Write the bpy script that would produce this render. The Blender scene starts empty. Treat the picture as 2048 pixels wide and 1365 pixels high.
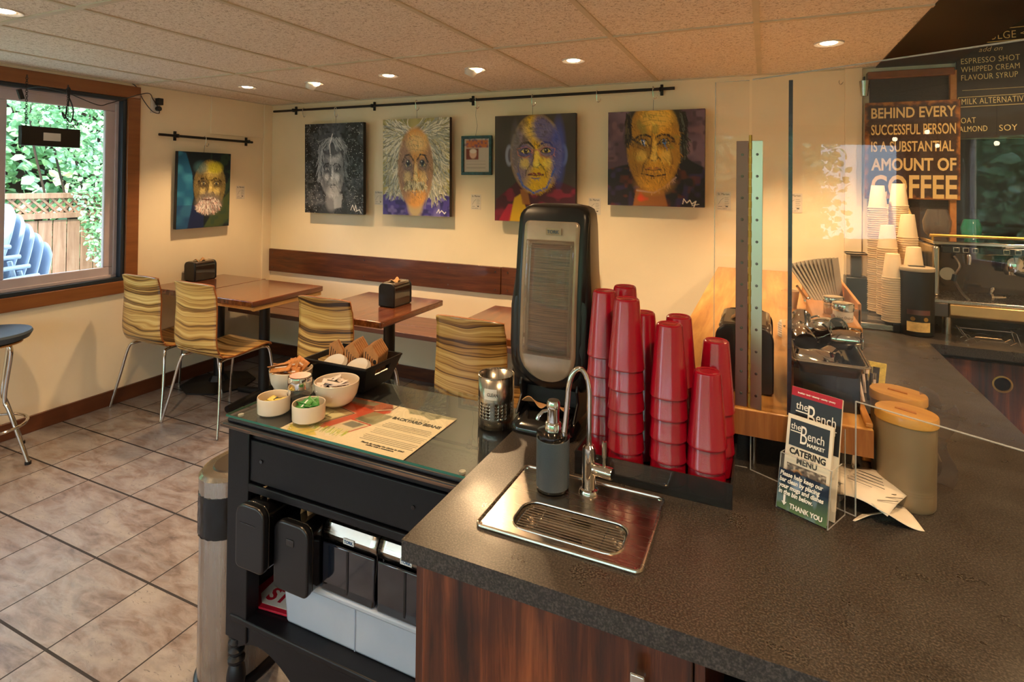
import bpy, bmesh, math, random
import numpy as np
from mathutils import Matrix, Vector, Euler
random.seed(7)
PI = math.pi
scn = bpy.context.scene
COL = scn.collection

# ------------------------------------------------------------------ camera, exposure, world, daylight
def cam_axes(yaw, pitch, roll):
    cy, sy, cp, sp = math.cos(yaw), math.sin(yaw), math.cos(pitch), math.sin(pitch)
    f = Vector((-sy*cp, cy*cp, sp)); r = Vector((cy, sy, 0)); u = r.cross(f)
    c, s = math.cos(roll), math.sin(roll)
    return r*c + u*s, u*c - r*s, f
cam_data = bpy.data.cameras.new('camera')
cam = bpy.data.objects.new('camera', cam_data); COL.objects.link(cam)
cr, cu, cf = cam_axes(0.426, 0.011, 0.011)
cam.matrix_world = Matrix(((cr.x, cu.x, -cf.x, 0), (cr.y, cu.y, -cf.y, 0), (cr.z, cu.z, -cf.z, 1.57), (0, 0, 0, 1)))
cam_data.sensor_width = 36; cam_data.lens = 1115.0/2048*36
cam_data.shift_y = (350.8-682.5)/2048
cam_data.clip_start = 0.05
scn.camera = cam
scn.view_settings.view_transform = 'Standard'
scn.view_settings.look = 'None'
scn.view_settings.gamma = 1
scn.view_settings.use_curve_mapping = False
scn.view_settings.exposure = EXPOSURE = 0.7

CEIL = 2.239
WX0, WY1 = -4.10, 3.71          # left wall, back wall
WX1, WY0 = 2.6, -3.2            # right wall, front wall (behind the camera)

world = bpy.data.worlds.new('world'); scn.world = world; world.use_nodes = True
bg = world.node_tree.nodes['Background']
bg.inputs[0].default_value = (0.66, 0.82, 1.0, 1); bg.inputs[1].default_value = 6.5

def light(name, kind, loc, energy, color, rot=(0, 0, 0), parent=None, **kw):
    d = bpy.data.lights.new(name, kind); d.energy = energy; d.color = color
    for k, v in kw.items(): setattr(d, k, v)
    o = bpy.data.objects.new(name, d); COL.objects.link(o); o.location = loc; o.rotation_euler = rot
    if parent: o.parent = parent
    return o
sun = light('sun', 'SUN', (-6, -6, 6), 6.0, (1.0, 0.9, 0.75), (math.radians(48), 0, math.radians(35)), angle=0.02)
# daylight (sky) entering through the two left windows and the shop front behind the camera
PORTALS = [light('window_portal', 'AREA', (-4.12, 1.5, 1.49), 1, (1, 1, 1), (0, -PI/2, 0), shape='RECTANGLE', size=1.28, size_y=1.9),
           light('window_portal', 'AREA', (-4.12, -1.625, 1.5), 1, (1, 1, 1), (0, -PI/2, 0), shape='RECTANGLE', size=1.2, size_y=2.55),
           light('window_portal', 'AREA', (-0.95, WY0-0.02, 1.45), 1, (1, 1, 1), (PI/2, 0, 0), shape='RECTANGLE', size=5.7, size_y=1.3)]
for o in PORTALS: o.data.cycles.is_portal = True
WARM = (1.0, 0.64, 0.33)

# ------------------------------------------------------------------ material helpers
def lin(c):
    return tuple(((x/12.92) if x <= 0.04045 else ((x+0.055)/1.055)**2.4) for x in c)
def hx(s):
    return lin(tuple(int(s[i:i+2], 16)/255 for i in (0, 2, 4)))
class NT:
    def __init__(s, name):
        s.m = bpy.data.materials.new(name); s.m.use_nodes = True
        s.t = s.m.node_tree; s.n = s.t.nodes; s.b = s.n['Principled BSDF']; s.out = s.n['Material Output']
    def node(s, typ, **kw):
        n = s.n.new(typ)
        for k, v in kw.items():
            if k.startswith('i_'):
                key = k[2:]; key = int(key) if key.isdigit() else key
                n.inputs[key].default_value = v
            else: setattr(n, k, v)
        return n
    def link(s, a, b): s.t.links.new(a, b)
    def val(s, **kw):
        for k, v in kw.items():
            s.b.inputs[k.replace('_', ' ')].default_value = v
    def coords(s, scale=(1, 1, 1), kind='Object', rot=(0, 0, 0)):
        tc = s.node('ShaderNodeTexCoord'); mp = s.node('ShaderNodeMapping')
        mp.inputs['Scale'].default_value = scale; mp.inputs['Rotation'].default_value = rot
        s.link(tc.outputs[kind], mp.inputs['Vector']); return mp.outputs[0]
    def noise(s, vec, scale=5, detail=3, rough=.55, dist=0.0):
        n = s.node('ShaderNodeTexNoise'); n.inputs['Scale'].default_value = scale; n.inputs['Detail'].default_value = detail
        n.inputs['Roughness'].default_value = rough; n.inputs['Distortion'].default_value = dist
        s.link(vec, n.inputs['Vector']); return n.outputs['Fac']
    def ramp(s, fac, stops):
        r = s.node('ShaderNodeValToRGB'); e = r.color_ramp.elements
        while len(e) < len(stops): e.new(0.5)
        for el, (p, c) in zip(e, stops): el.position = p; el.color = (*c, 1)
        s.link(fac, r.inputs[0]); return r.outputs[0]
    def mix(s, fac, a, b, blend='MIX'):
        m = s.node('ShaderNodeMix', data_type='RGBA', blend_type=blend)
        for i, x in ((0, fac), (6, a), (7, b)):
            if hasattr(x, 'is_linked') or hasattr(x, 'links'): s.link(x, m.inputs[i])
            else: m.inputs[i].default_value = x if i == 0 else (*x, 1)
        return m.outputs[2]
    def math(s, op, a, b=None, c=None):
        m = s.node('ShaderNodeMath', operation=op)
        for i, x in enumerate((a, b, c)):
            if x is None: continue
            if hasattr(x, 'links'): s.link(x, m.inputs[i])
            else: m.inputs[i].default_value = x
        return m.outputs[0]
    def color(s, c): s.link(c, s.b.inputs['Base Color'])
    def bump(s, h, strength=.3, dist=.01):
        b = s.node('ShaderNodeBump'); b.inputs['Strength'].default_value = strength; b.inputs['Distance'].default_value = dist
        s.link(h, b.inputs['Height']); s.link(b.outputs[0], s.b.inputs['Normal'])

def plain(name, c, rough=.5, metal=0, spec=.5, var=.06, vscale=12, bump=0.0, bscale=200, coat=0, **kw):
    m = NT(name); c = hx(c) if isinstance(c, str) else c
    v = m.coords(); f = m.noise(v, vscale, 4)
    lo = tuple(x*(1-var*2) for x in c); hi = tuple(min(1, x*(1+var*2)) for x in c)
    m.color(m.ramp(f, [(.3, lo), (.7, hi)]))
    m.val(Roughness=rough, Metallic=metal); m.b.inputs['Specular IOR Level'].default_value = spec
    if coat: m.b.inputs['Coat Weight'].default_value = coat; m.b.inputs['Coat Roughness'].default_value = .08
    if bump: m.bump(m.noise(v, bscale, 2), bump, .002)
    for k, x in kw.items(): m.b.inputs[k.replace('_', ' ')].default_value = x
    return m.m

def wood(name, dark, mid, light_, axis='X', scale=3.0, stretch=14, rough=.4, coat=.3, figure=.5, contrast=(.25, .5, .75), bump=.15):
    m = NT(name); d, mi, l = hx(dark), hx(mid), hx(light_)
    sc = [stretch]*3; sc['XYZ'.index(axis)] = 1.0
    v = m.coords(tuple(s*scale/3 for s in sc))
    big = m.noise(m.coords(tuple((2.5 if 'XYZ'[i] != axis else .8)*scale/3 for i in range(3))), 2.2, 2, .5, .8)
    fine = m.noise(v, 2.0, 8, .65, .35)
    f = m.math('ADD', m.math('MULTIPLY', fine, 1-figure*.5), m.math('MULTIPLY', big, figure*.5))
    m.color(m.ramp(f, [(contrast[0], d), (contrast[1], mi), (contrast[2], l)]))
    m.val(Roughness=rough); m.b.inputs['Coat Weight'].default_value = coat; m.b.inputs['Coat Roughness'].default_value = .12
    if bump: m.bump(fine, bump, .002)
    return m.m

def metal(name, c, rough=.2, brushed=None, aniso=0):
    m = NT(name); c = hx(c) if isinstance(c, str) else c
    m.val(Metallic=1.0, Roughness=rough); m.b.inputs['Base Color'].default_value = (*c, 1)
    if brushed:
        v = m.coords(brushed); n = m.noise(v, 6, 3)
        m.link(m.ramp(n, [(.3, (rough*.85,)*3), (.7, (min(1, rough*1.2),)*3)]), m.b.inputs['Roughness'])
    return m.m

def glassy(name, tint=(1, 1, 1), alpha=.06, ior=1.45, rough=.0, gloss=(1, 1, 1)):
    """thin sheet: see-through with fresnel reflection"""
    m = NT(name); m.n.remove(m.b)
    tr = m.node('ShaderNodeBsdfTransparent'); tr.inputs[0].default_value = (*tint, 1)
    gl = m.node('ShaderNodeBsdfGlossy'); gl.inputs['Roughness'].default_value = rough; gl.inputs[0].default_value = (*gloss, 1)
    df = m.node('ShaderNodeBsdfDiffuse'); df.inputs[0].default_value = (.8, .8, .8, 1)
    fr = m.node('ShaderNodeFresnel'); fr.inputs[0].default_value = ior
    ge = m.node('ShaderNodeNewGeometry'); fo = m.math('MULTIPLY', fr.outputs[0], m.math('SUBTRACT', 1.0, ge.outputs['Backfacing']))
    a = m.node('ShaderNodeMixShader'); m.link(fo, a.inputs[0]); m.link(tr.outputs[0], a.inputs[1]); m.link(gl.outputs[0], a.inputs[2])
    b = m.node('ShaderNodeMixShader'); b.inputs[0].default_value = alpha; m.link(a.outputs[0], b.inputs[1]); m.link(df.outputs[0], b.inputs[2])
    m.link(b.outputs[0], m.out.inputs[0]); return m.m

def emis(name, c, strength):
    m = NT(name); m.n.remove(m.b); e = m.node('ShaderNodeEmission'); e.inputs[0].default_value = (*c, 1); e.inputs[1].default_value = strength
    m.link(e.outputs[0], m.out.inputs[0]); return m.m

# ------------------------------------------------------------------ mesh helpers
class MB:
    def __init__(s): s.v = []; s.f = []; s.M = Matrix.Identity(4)
    def at(s, loc=(0, 0, 0), rot=(0, 0, 0), scale=(1, 1, 1)):
        s.M = Matrix.LocRotScale(Vector(loc), Euler(rot), Vector(scale)); return s
    def add(s, vs, fs):
        k = len(s.v); s.v += [tuple(s.M @ Vector(p)) for p in vs]; s.f += [tuple(k+i for i in f) for f in fs]; return s
    def box(s, x0, x1, y0, y1, z0, z1):
        vs = [(x, y, z) for z in (z0, z1) for y in (y0, y1) for x in (x0, x1)]
        return s.add(vs, [(0, 2, 3, 1), (4, 5, 7, 6), (0, 1, 5, 4), (2, 6, 7, 3), (0, 4, 6, 2), (1, 3, 7, 5)])
    def lathe(s, prof, n=32, sx=1, sy=1, cap0=True, cap1=True):
        vs = []; fs = []
        for r, z in prof:
            vs += [(r*math.cos(2*PI*i/n)*sx, r*math.sin(2*PI*i/n)*sy, z) for i in range(n)]
        for j in range(len(prof)-1):
            for i in range(n):
                a = j*n+i; b = j*n+(i+1) % n; fs.append((a, b, b+n, a+n))
        if cap0: fs.append(tuple(range(n))[::-1])
        if cap1: fs.append(tuple(range((len(prof)-1)*n, len(prof)*n)))
        return s.add(vs, fs)
    def cyl(s, r, z0, z1, n=32, r2=None): return s.lathe([(r, z0), (r if r2 is None else r2, z1)], n)
    def tube(s, pts, r, n=10, closed=False, cap=True):
        P = [Vector(p) for p in pts]; m = len(P); rs = r if hasattr(r, '__len__') else [r]*m
        vs = []; fs = []; up = None
        for i in range(m):
            if closed: t = (P[(i+1) % m]-P[i-1])
            else: t = P[min(i+1, m-1)]-P[max(i-1, 0)]
            t.normalize()
            if up is None:
                a = Vector((0, 0, 1)) if abs(t.z) < .9 else Vector((1, 0, 0)); up = (a-t*a.dot(t)).normalized()
            else:
                up = (up-t*up.dot(t)); up = up.normalized() if up.length > 1e-6 else Vector((1, 0, 0))
            w = t.cross(up)
            vs += [tuple(P[i]+(up*math.cos(2*PI*k/n)+w*math.sin(2*PI*k/n))*rs[i]) for k in range(n)]
        for i in range(m if closed else m-1):
            for k in range(n):
                a = i*n+k; b = i*n+(k+1) % n; c = ((i+1) % m)*n; fs.append((a, b, c+(k+1) % n, c+k))
        if cap and not closed: fs += [tuple(range(n))[::-1], tuple(range((m-1)*n, m*n))]
        return s.add(vs, fs)
    def prism(s, poly, z0, z1, axis='Z'):
        n = len(poly)
        def p(a, b, c): return {'Z': (a, b, c), 'Y': (a, c, b), 'X': (c, a, b)}[axis]
        vs = [p(a, b, z0) for a, b in poly]+[p(a, b, z1) for a, b in poly]
        fs = [tuple(range(n))[::-1], tuple(range(n, 2*n))]+[(i, (i+1) % n, n+(i+1) % n, n+i) for i in range(n)]
        return s.add(vs, fs)
    def grid(s, fn, nu, nv):
        vs = [fn(i/nu, j/nv) for j in range(nv+1) for i in range(nu+1)]
        fs = [(j*(nu+1)+i, j*(nu+1)+i+1, (j+1)*(nu+1)+i+1, (j+1)*(nu+1)+i) for j in range(nv) for i in range(nu)]
        return s.add(vs, fs)
    def ball(s, r, n=16, m=10, sc=(1, 1, 1)):
        pr = [(max(1e-5, r*math.sin(PI*j/m)), -r*math.cos(PI*j/m)) for j in range(m+1)]
        k = len(s.v); s.lathe(pr, n, cap0=False, cap1=False)
        return s
    def build(s, name, mat, parent=None, bevel=0, seg=2, smooth=True, angle=35, solid=0, mat2=None, loc=None, weld=False):
        me = bpy.data.meshes.new(name); me.from_pydata(s.v, [], s.f)
        bm = bmesh.new(); bm.from_mesh(me)
        if weld: bmesh.ops.remove_doubles(bm, verts=bm.verts, dist=1e-5)
        bmesh.ops.recalc_face_normals(bm, faces=bm.faces); bm.to_mesh(me); bm.free()
        me.materials.append(mat)
        if mat2: me.materials.append(mat2)
        if smooth:
            me.shade_smooth(); me.set_sharp_from_angle(angle=math.radians(angle))
        o = bpy.data.objects.new(name, me); COL.objects.link(o)
        if parent: o.parent = parent
        if loc: o.location = loc
        if solid:
            md = o.modifiers.new('solid', 'SOLIDIFY'); md.thickness = solid; md.offset = 0
            if mat2: md.material_offset_rim = 1
        if bevel:
            md = o.modifiers.new('bevel', 'BEVEL'); md.width = bevel; md.segments = seg; md.limit_method = 'ANGLE'; md.angle_limit = math.radians(40)
            md.harden_normals = False
        return o

def rrect(w, h, r, n=6, cx=0, cy=0):
    """rounded rectangle outline, r may be 4 radii (bl, br, tr, tl)"""
    rs = r if hasattr(r, '__len__') else [r]*4; out = []
    for k, (sx, sy, a0) in enumerate(((-1, -1, PI), (1, -1, 1.5*PI), (1, 1, 0), (-1, 1, .5*PI))):
        q = rs[k]
        for i in range(n+1):
            a = a0+PI/2*i/n
            out.append((cx+sx*(w/2-q)+q*math.cos(a), cy+sy*(h/2-q)+q*math.sin(a)))
    return out
def arc(c, r, a0, a1, n, plane='XZ', off=0):
    o = []
    for i in range(n+1):
        a = math.radians(a0+(a1-a0)*i/n); x, y = c[0]+r*math.cos(a), c[1]+r*math.sin(a)
        o.append((x, off, y) if plane == 'XZ' else (x, y, off) if plane == 'XY' else (off, x, y))
    return o
def smoothpath(pts, n=8):
    P = [Vector(p) for p in pts]; out = []
    for i in range(len(P)-1):
        p0, p1, p2, p3 = P[max(i-1, 0)], P[i], P[i+1], P[min(i+2, len(P)-1)]
        for k in range(n):
            t = k/n; out.append(.5*((2*p1)+(p2-p0)*t+(2*p0-5*p1+4*p2-p3)*t*t+(3*p1-p0-3*p2+p3)*t**3))
    out.append(P[-1]); return [tuple(p) for p in out]

def tag(o, label, cat=None, group=None):
    o['label'] = label
    if cat: o['category'] = cat
    if group: o['group'] = group
    return o
def thing(name, label, cat, loc=(0, 0, 0), rz=0, group=None, rot=None):
    o = bpy.data.objects.new(name, None); COL.objects.link(o); o.empty_display_size = .05
    o.location = loc; o.rotation_euler = rot if rot else (0, 0, rz)
    return tag(o, label, cat, group)
def struct(o): o['kind'] = 'structure'; return o
def dup(root, loc, rz=0, label=None, group=None, rot=None, scale=None):
    r = root.copy(); COL.objects.link(r); r.location = loc; r.rotation_euler = rot if rot else (0, 0, rz)
    if label: r['label'] = label
    if group: r['group'] = group
    if scale: r.scale = scale
    for ch in list(root.children):
        c = ch.copy(); COL.objects.link(c); c.parent = r
        for g in list(ch.children):
            d = g.copy(); COL.objects.link(d); d.parent = c
    return r
def text(s, size, mat, parent, loc, rot=(0, 0, 0), sx=1.0, bold=0.0, align='LEFT', name='lettering', shear=0, ext=0.0003, spacing=1.0, line=1.0, label=None, valign='TOP_BASELINE'):
    cu_ = bpy.data.curves.new('t', 'FONT'); cu_.body = s; cu_.size = size; cu_.align_x = align; cu_.offset = bold; cu_.extrude = ext
    cu_.shear = shear; cu_.space_character = spacing; cu_.space_line = line; cu_.resolution_u = 3
    to = bpy.data.objects.new('t', cu_); COL.objects.link(to)
    dg = bpy.context.evaluated_depsgraph_get(); dg.update()
    me = bpy.data.meshes.new_from_object(to.evaluated_get(dg)); me.name = name
    bpy.data.objects.remove(to); bpy.data.curves.remove(cu_)
    me.materials.clear(); me.materials.append(mat)
    o = bpy.data.objects.new(name, me); COL.objects.link(o); o.parent = parent; o.location = loc; o.rotation_euler = rot; o.scale = (sx, 1, 1)
    if label: o['label'] = label
    return o
FRONT = (PI/2, 0, 0)     # text facing -y

# ------------------------------------------------------------------ painted pictures (numpy brush work into colour attributes)
class Paint:
    def __init__(s, w, h, bgc, seed=1):
        s.w, s.h = w, h; s.asp = h/w; s.rng = np.random.RandomState(seed)
        s.a = np.empty((h, w, 3)); s.a[:] = s.c(bgc)
        s.U, s.V = np.meshgrid((np.arange(w)+.5)/w, (np.arange(h)+.5)/h)
    def c(s, c): return np.array(hx(c) if isinstance(c, str) else c)
    def noise(s, nu, nv):
        g = s.rng.rand(nv+2, nu+2); u = s.U*nu; v = s.V*nv; i = u.astype(int); j = v.astype(int); fu = u-i; fv = v-j
        fu = fu*fu*(3-2*fu); fv = fv*fv*(3-2*fv)
        return (g[j, i]*(1-fu)+g[j, i+1]*fu)*(1-fv)+(g[j+1, i]*(1-fu)+g[j+1, i+1]*fu)*fv
    def put(s, m, col): m = np.clip(m, 0, 1)[..., None]; s.a = s.a*(1-m)+s.c(col)*m
    def mottle(s, nu, nv, col, a, th=.5, mask=1): s.put(np.clip((s.noise(nu, nv)-th)*4, 0, 1)*a*mask, col)
    def ellm(s, cu_, cv, ru, rv, soft=.1, rot=0):
        du = s.U-cu_; dv = (s.V-cv)*s.asp; c, n = math.cos(rot), math.sin(rot)
        d = np.sqrt(((du*c+dv*n)/ru)**2+((-du*n+dv*c)/rv)**2)
        return np.clip((1-d)/soft+.5, 0, 1)
    def ell(s, cu_, cv, ru, rv, col, a=1, soft=.1, rot=0): s.put(s.ellm(cu_, cv, ru, rv, soft, rot)*a, col)
    def polym(s, pts):
        m = np.zeros(s.U.shape, bool); n = len(pts)
        for i in range(n):
            (x1, y1), (x2, y2) = pts[i], pts[(i+1) % n]
            if y1 == y2: continue
            cnd = (s.V < y1) != (s.V < y2)
            m ^= cnd & (s.U < (x2-x1)*(s.V-y1)/(y2-y1)+x1)
        m = m.astype(float)
        for ax in (0, 1): m = (m+np.roll(m, 1, ax)+np.roll(m, -1, ax))/3
        return m
    def poly(s, pts, col, a=1): s.put(s.polym(pts)*a, col)
    def line(s, pts, w, col, a=1, taper=True):
        n = len(pts)-1
        for i in range(n):
            (x1, y1), (x2, y2) = pts[i], pts[i+1]; y1 *= s.asp; y2 *= s.asp
            pad = w*2+.01
            i0 = max(0, int((min(x1, x2)-pad)*s.w)); i1 = min(s.w, int((max(x1, x2)+pad)*s.w)+1)
            j0 = max(0, int((min(y1, y2)-pad)/s.asp*s.h)); j1 = min(s.h, int((max(y1, y2)+pad)/s.asp*s.h)+1)
            if i1 <= i0 or j1 <= j0: continue
            U = s.U[j0:j1, i0:i1]; V = s.V[j0:j1, i0:i1]*s.asp
            dx, dy = x2-x1, y2-y1; L = dx*dx+dy*dy+1e-9
            t = np.clip(((U-x1)*dx+(V-y1)*dy)/L, 0, 1)
            d = np.hypot(U-x1-t*dx, V-y1-t*dy)
            m = (np.clip((w-d)/(w*.5+1e-6), 0, 1)*a)[..., None]
            s.a[j0:j1, i0:i1] = s.a[j0:j1, i0:i1]*(1-m)+s.c(col)*m
    def hair(s, n, start, ang, ln, w, cols, a=.8, curl=0.3):
        for _ in range(n):
            u, v = start(s.rng.rand(), s.rng.rand()); t = ang(u, v)+s.rng.randn()*.15; l = ln*(.6+.8*s.rng.rand()); k = s.rng.randn()*curl
            p = [(u, v)]
            for q in range(4):
                u += math.cos(t)*l/4; v += math.sin(t)*l/4/s.asp; t += k/4; p.append((u, v))
            s.line(p, w, cols[s.rng.randint(len(cols))], a)
    def strokes(s, n, mask, w, ln, ang, amp=.25):
        """broken brush marks: jitter brightness along strokes where mask > .5"""
        js, is_ = np.where(mask > .5)
        for _ in range(n):
            k = s.rng.randint(len(js)); u, v = s.U[0, is_[k]], s.V[js[k], 0]; c = s.a[js[k], is_[k]]*(1+s.rng.randn()*amp)
            t = ang+s.rng.randn()*.4; s.line([(u, v), (u+math.cos(t)*ln, v+math.sin(t)*ln/s.asp)], w, tuple(np.clip(c, 0, 1)), .7)
    def mesh(s, name, W, H, mat, parent, loc=(0, 0, 0), rot=FRONT):
        w, h = s.w, s.h; xs = np.linspace(-W/2, W/2, w+1); ys = np.linspace(H/2, -H/2, h+1)
        X, Y = np.meshgrid(xs, ys); co = np.stack([X.ravel(), Y.ravel(), np.zeros(X.size)], 1)
        j, i = np.meshgrid(np.arange(h), np.arange(w), indexing='ij'); a = (j*(w+1)+i).ravel()
        f = np.stack([a, a+w+1, a+w+2, a+1], 1)
        me = bpy.data.meshes.new(name); me.from_pydata(co.tolist(), [], f.tolist())
        at = me.color_attributes.new('paint', 'FLOAT_COLOR', 'POINT')
        P = np.pad(s.a, ((0, 1), (0, 1), (0, 0)), 'edge'); P = np.concatenate([P, np.ones(P.shape[:2]+(1,))], 2)
        at.data.foreach_set('color', np.clip(P, 0, 1).astype(np.float32).ravel())
        me.materials.append(mat); o = bpy.data.objects.new(name, me); COL.objects.link(o); o.parent = parent
        o.location = loc; o.rotation_euler = rot; return o
def paint_mat(name, rough=.45, spec=.4, bump=.2):
    m = NT(name); a = m.node('ShaderNodeAttribute', attribute_name='paint'); m.color(a.outputs['Color']); m.val(Roughness=rough)
    m.b.inputs['Specular IOR Level'].default_value = spec
    if bump: m.bump(m.noise(m.coords(), 60, 4), bump, .002)
    return m.m
# ------------------------------------------------------------------ materials
M = {}
M['wall'] = plain('cream_wall_paint', 'F6E6C6', .55, var=.015, vscale=3, bump=.25, bscale=260, spec=.3)
M['wall_dark'] = plain('dark_textured_panel', '3A2E22', .5, var=.2, vscale=180, bump=.5, bscale=300)
M['tbar'] = plain('ceiling_bar_enamel', 'CFC4AC', .5, var=.03)
M['beam'] = plain('dark_brown_soffit', '2C1A0E', .45, var=.15, vscale=3)
M['trimwood'] = wood('cedar_trim', '6E3F1E', '8A5228', '9A6030', 'Z', 3, 12, .45, .2)
M['trimwood_y'] = wood('cedar_trim_y', '6E3F1E', '8A5228', '9A6030', 'Y', 3, 12, .45, .2)
M['basewood'] = wood('dark_baseboard', '4A2614', '5E3219', '6B3C20', 'Y', 3, 10, .4, .3)
M['vinyl'] = plain('window_vinyl', 'C9B9BC', .35, var=.02)
M['blackband'] = plain('blue_black_reveal', '1D2A36', .4)
M['black'] = plain('black_plastic', '101114', .32, var=.1)
M['blackmatte'] = plain('black_matte', '0D0D0F', .55, var=.1)
M['blackgloss'] = plain('black_gloss', '08080A', .12, coat=.5)
M['navyblack'] = plain('black_paint_chipped', '0D0E13', .42, spec=.35, var=.12, vscale=40, bump=.1)
M['chrome'] = metal('chrome', 'D8D4CE', .09)
M['steel'] = metal('brushed_steel', 'B9B2A8', .24, (60, 60, 1))
M['steelh'] = metal('satin_steel', 'BDB4A8', .24, (1.5, 60, 60))
M['darksteel'] = metal('dark_steel', '6A625C', .3)
M['bronze'] = metal('bronze_hinge', '8A6460', .35)
M['lightsteel'] = metal('bright_hinge', 'BFC8B4', .3)
M['brass'] = metal('brass', 'C09A50', .4)
M['iron'] = plain('black_iron', '0B0B0C', .45, var=.1)
M['table'] = wood('walnut_plank_top', '2A110A', '5E2F19', '935C34', 'Y', 4, 13, .22, .7, .4)
M['apron'] = wood('pale_apron', 'A87840', 'C79858', 'D8B070', 'Y', 4, 10, .5, .1)
M['bench'] = wood('dark_bench_board', '2E150B', '56290F', '7C4420', 'X', 4, 12, .38, .3, .5, (.3, .5, .72))
M['benchseat'] = wood('bench_seat_board', '4A2A20', '6A4234', '7E5646', 'X', 4, 12, .4, .3)
M['walnut'] = wood('dark_walnut_laminate', '200E08', '56260F', '98502A', 'Z', 3.2, 16, .35, .25, .55, (.36, .5, .66))
M['barwood'] = wood('oak_bar', '8A5220', 'C08A45', 'DDB06A', 'Y', 3.5, 14, .35, .4, .4)
M['barfront'] = wood('oak_bar_edge', '6A3A16', '9A5E28', 'B67A3C', 'Z', 5, 20, .4, .2, .3)
M['boxwood'] = wood('honey_wood', '8E5322', 'B87A3A', 'CC9450', 'Y', 4, 10, .45, .2)
M['lidwood'] = wood('bamboo_lid', 'A8762F', 'C69445', 'D6A858', 'X', 4, 10, .4, .2, .3)
M['white'] = plain('white_ceramic', 'E3D2BC', .15, var=.01, coat=.4)
M['paper'] = plain('white_paper', 'E6DCCB', .7, var=.02)
M['papercup'] = plain('paper_cup', 'E6D0AE', .55, var=.015)
M['kraft'] = plain('kraft_paper', 'A87444', .8, var=.08, vscale=60)
M['napkin'] = plain('brown_napkin', 'B98C5E', .85, var=.08, vscale=40)
M['ink'] = plain('black_ink', '15120F', .6)
M['chalk'] = plain('yellow_chalk', 'F0DC9A', .9)
M['signcream'] = plain('cream_sign_paint', 'F4CB86', .6, var=.1, vscale=60)
M['whiteink'] = plain('white_ink', 'F4F0EA', .6)
M['redink'] = plain('red_print', 'B0122C', .5)
M['printblack'] = plain('print_black', '1A1C20', .4)
M['greytin'] = plain('warm_grey_tin', '8C785C', .38, metal=.1, var=.02, coat=.3)
M['binplastic'] = plain('frosted_bin', 'C3CBD8', .3, var=.02, Transmission_Weight=.25)
M['bag'] = plain('black_bin_bag', '0B0B0C', .18, bump=.9, bscale=25)
M['liteplastic'] = plain('white_plastic', 'D9D4CC', .35, var=.02)
M['green'] = plain('green_wrapper', '3F8A3A', .4, var=.25, vscale=120)
M['yellow'] = plain('yellow_packet', 'D8C25A', .5, var=.12, vscale=120)
M['whitepk'] = plain('white_packet', 'D8CCC6', .5, var=.06, vscale=80)
M['pinkred'] = plain('dark_red_cup_lining', '6A0A18', .3)
M['bluegrey'] = plain('blue_grey_rubber', '3F4C57', .5, var=.04, bump=.3, bscale=500)
M['glass'] = glassy('window_glass', (.97, .99, .99), 0.0, 1.3)
M['acrylic'] = glassy('acrylic_sheet', (.975, .97, .96), .003, 1.38)
M['acryledge'] = glassy('acrylic_edge', (.75, .8, .78), .35, 1.45)
M['darkedge'] = plain('dark_acrylic_edge', '1C2136', .15, coat=.5)
M['smoke'] = glassy('smoked_acrylic', (.25, .18, .22), .02, 1.5)
M['clearplastic'] = glassy('clear_plastic', (.75, .70, .66), .05, 1.4, .03)
M['frost'] = glassy('frosted_silver_plastic', (.3, .28, .27), .3, 1.5, .3)
M['tabletopglass'] = glassy('cart_top_glass', (.95, .98, .97), .0, 1.55)
M['glassedge'] = plain('green_glass_edge', '1F6B58', .1, coat=.6)
M['lamp'] = emis('lamp_glow', (1.0, .74, .45), 22)
M['bulb'] = emis('bulb_glow', (1.0, .78, .45), 40)
M['picture'] = paint_mat('oil_paint')
M['print'] = paint_mat('printed_paper', .6, .3, 0)

m = NT('grey_speckled_countertop'); v = m.coords()
n1 = m.noise(v, 300, 2, .5); n2 = m.noise(v, 3, 3)
m.color(m.mix(m.math('MULTIPLY', n2, .35), m.ramp(n1, [(.32, hx('211E1C')), (.5, hx('38332F')), (.68, hx('5A534C'))]), hx('2A2624')))
m.val(Roughness=.34); m.b.inputs['Specular IOR Level'].default_value = .55
m.link(m.ramp(m.noise(v, 9, 4), [(.35, (.27,)*3), (.7, (.42,)*3)]), m.b.inputs['Roughness'])
M['counter'] = m.m

# zebra-veneer for the chairs: bands run across the back, along x
m = NT('zebra_veneer'); oi = m.node('ShaderNodeObjectInfo')
tc = m.node('ShaderNodeTexCoord'); mp = m.node('ShaderNodeMapping'); mp.inputs['Scale'].default_value = (.9, 1, 1)
m.link(tc.outputs['Object'], mp.inputs[0])
cmb = m.node('ShaderNodeCombineXYZ'); rnd = m.math('MULTIPLY', oi.outputs['Random'], 7.0); m.link(rnd, cmb.inputs[2]); m.link(rnd, cmb.inputs[0])
sp_z = m.node('ShaderNodeSeparateXYZ'); m.link(mp.outputs[0], sp_z.inputs[0])
cz = m.node('ShaderNodeCombineXYZ'); m.link(sp_z.outputs[0], cz.inputs[0]); m.link(m.math('SUBTRACT', sp_z.outputs[2], sp_z.outputs[1]), cz.inputs[2])
ad = m.node('ShaderNodeVectorMath', operation='ADD'); m.link(cz.outputs[0], ad.inputs[0]); m.link(cmb.outputs[0], ad.inputs[1])
mp2 = m.node('ShaderNodeMapping'); mp2.inputs['Scale'].default_value = (1.1, 1, 3); m.link(ad.outputs[0], mp2.inputs[0])
wp_ = m.noise(mp2.outputs[0], 2.2, 2, .5, .0)
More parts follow.
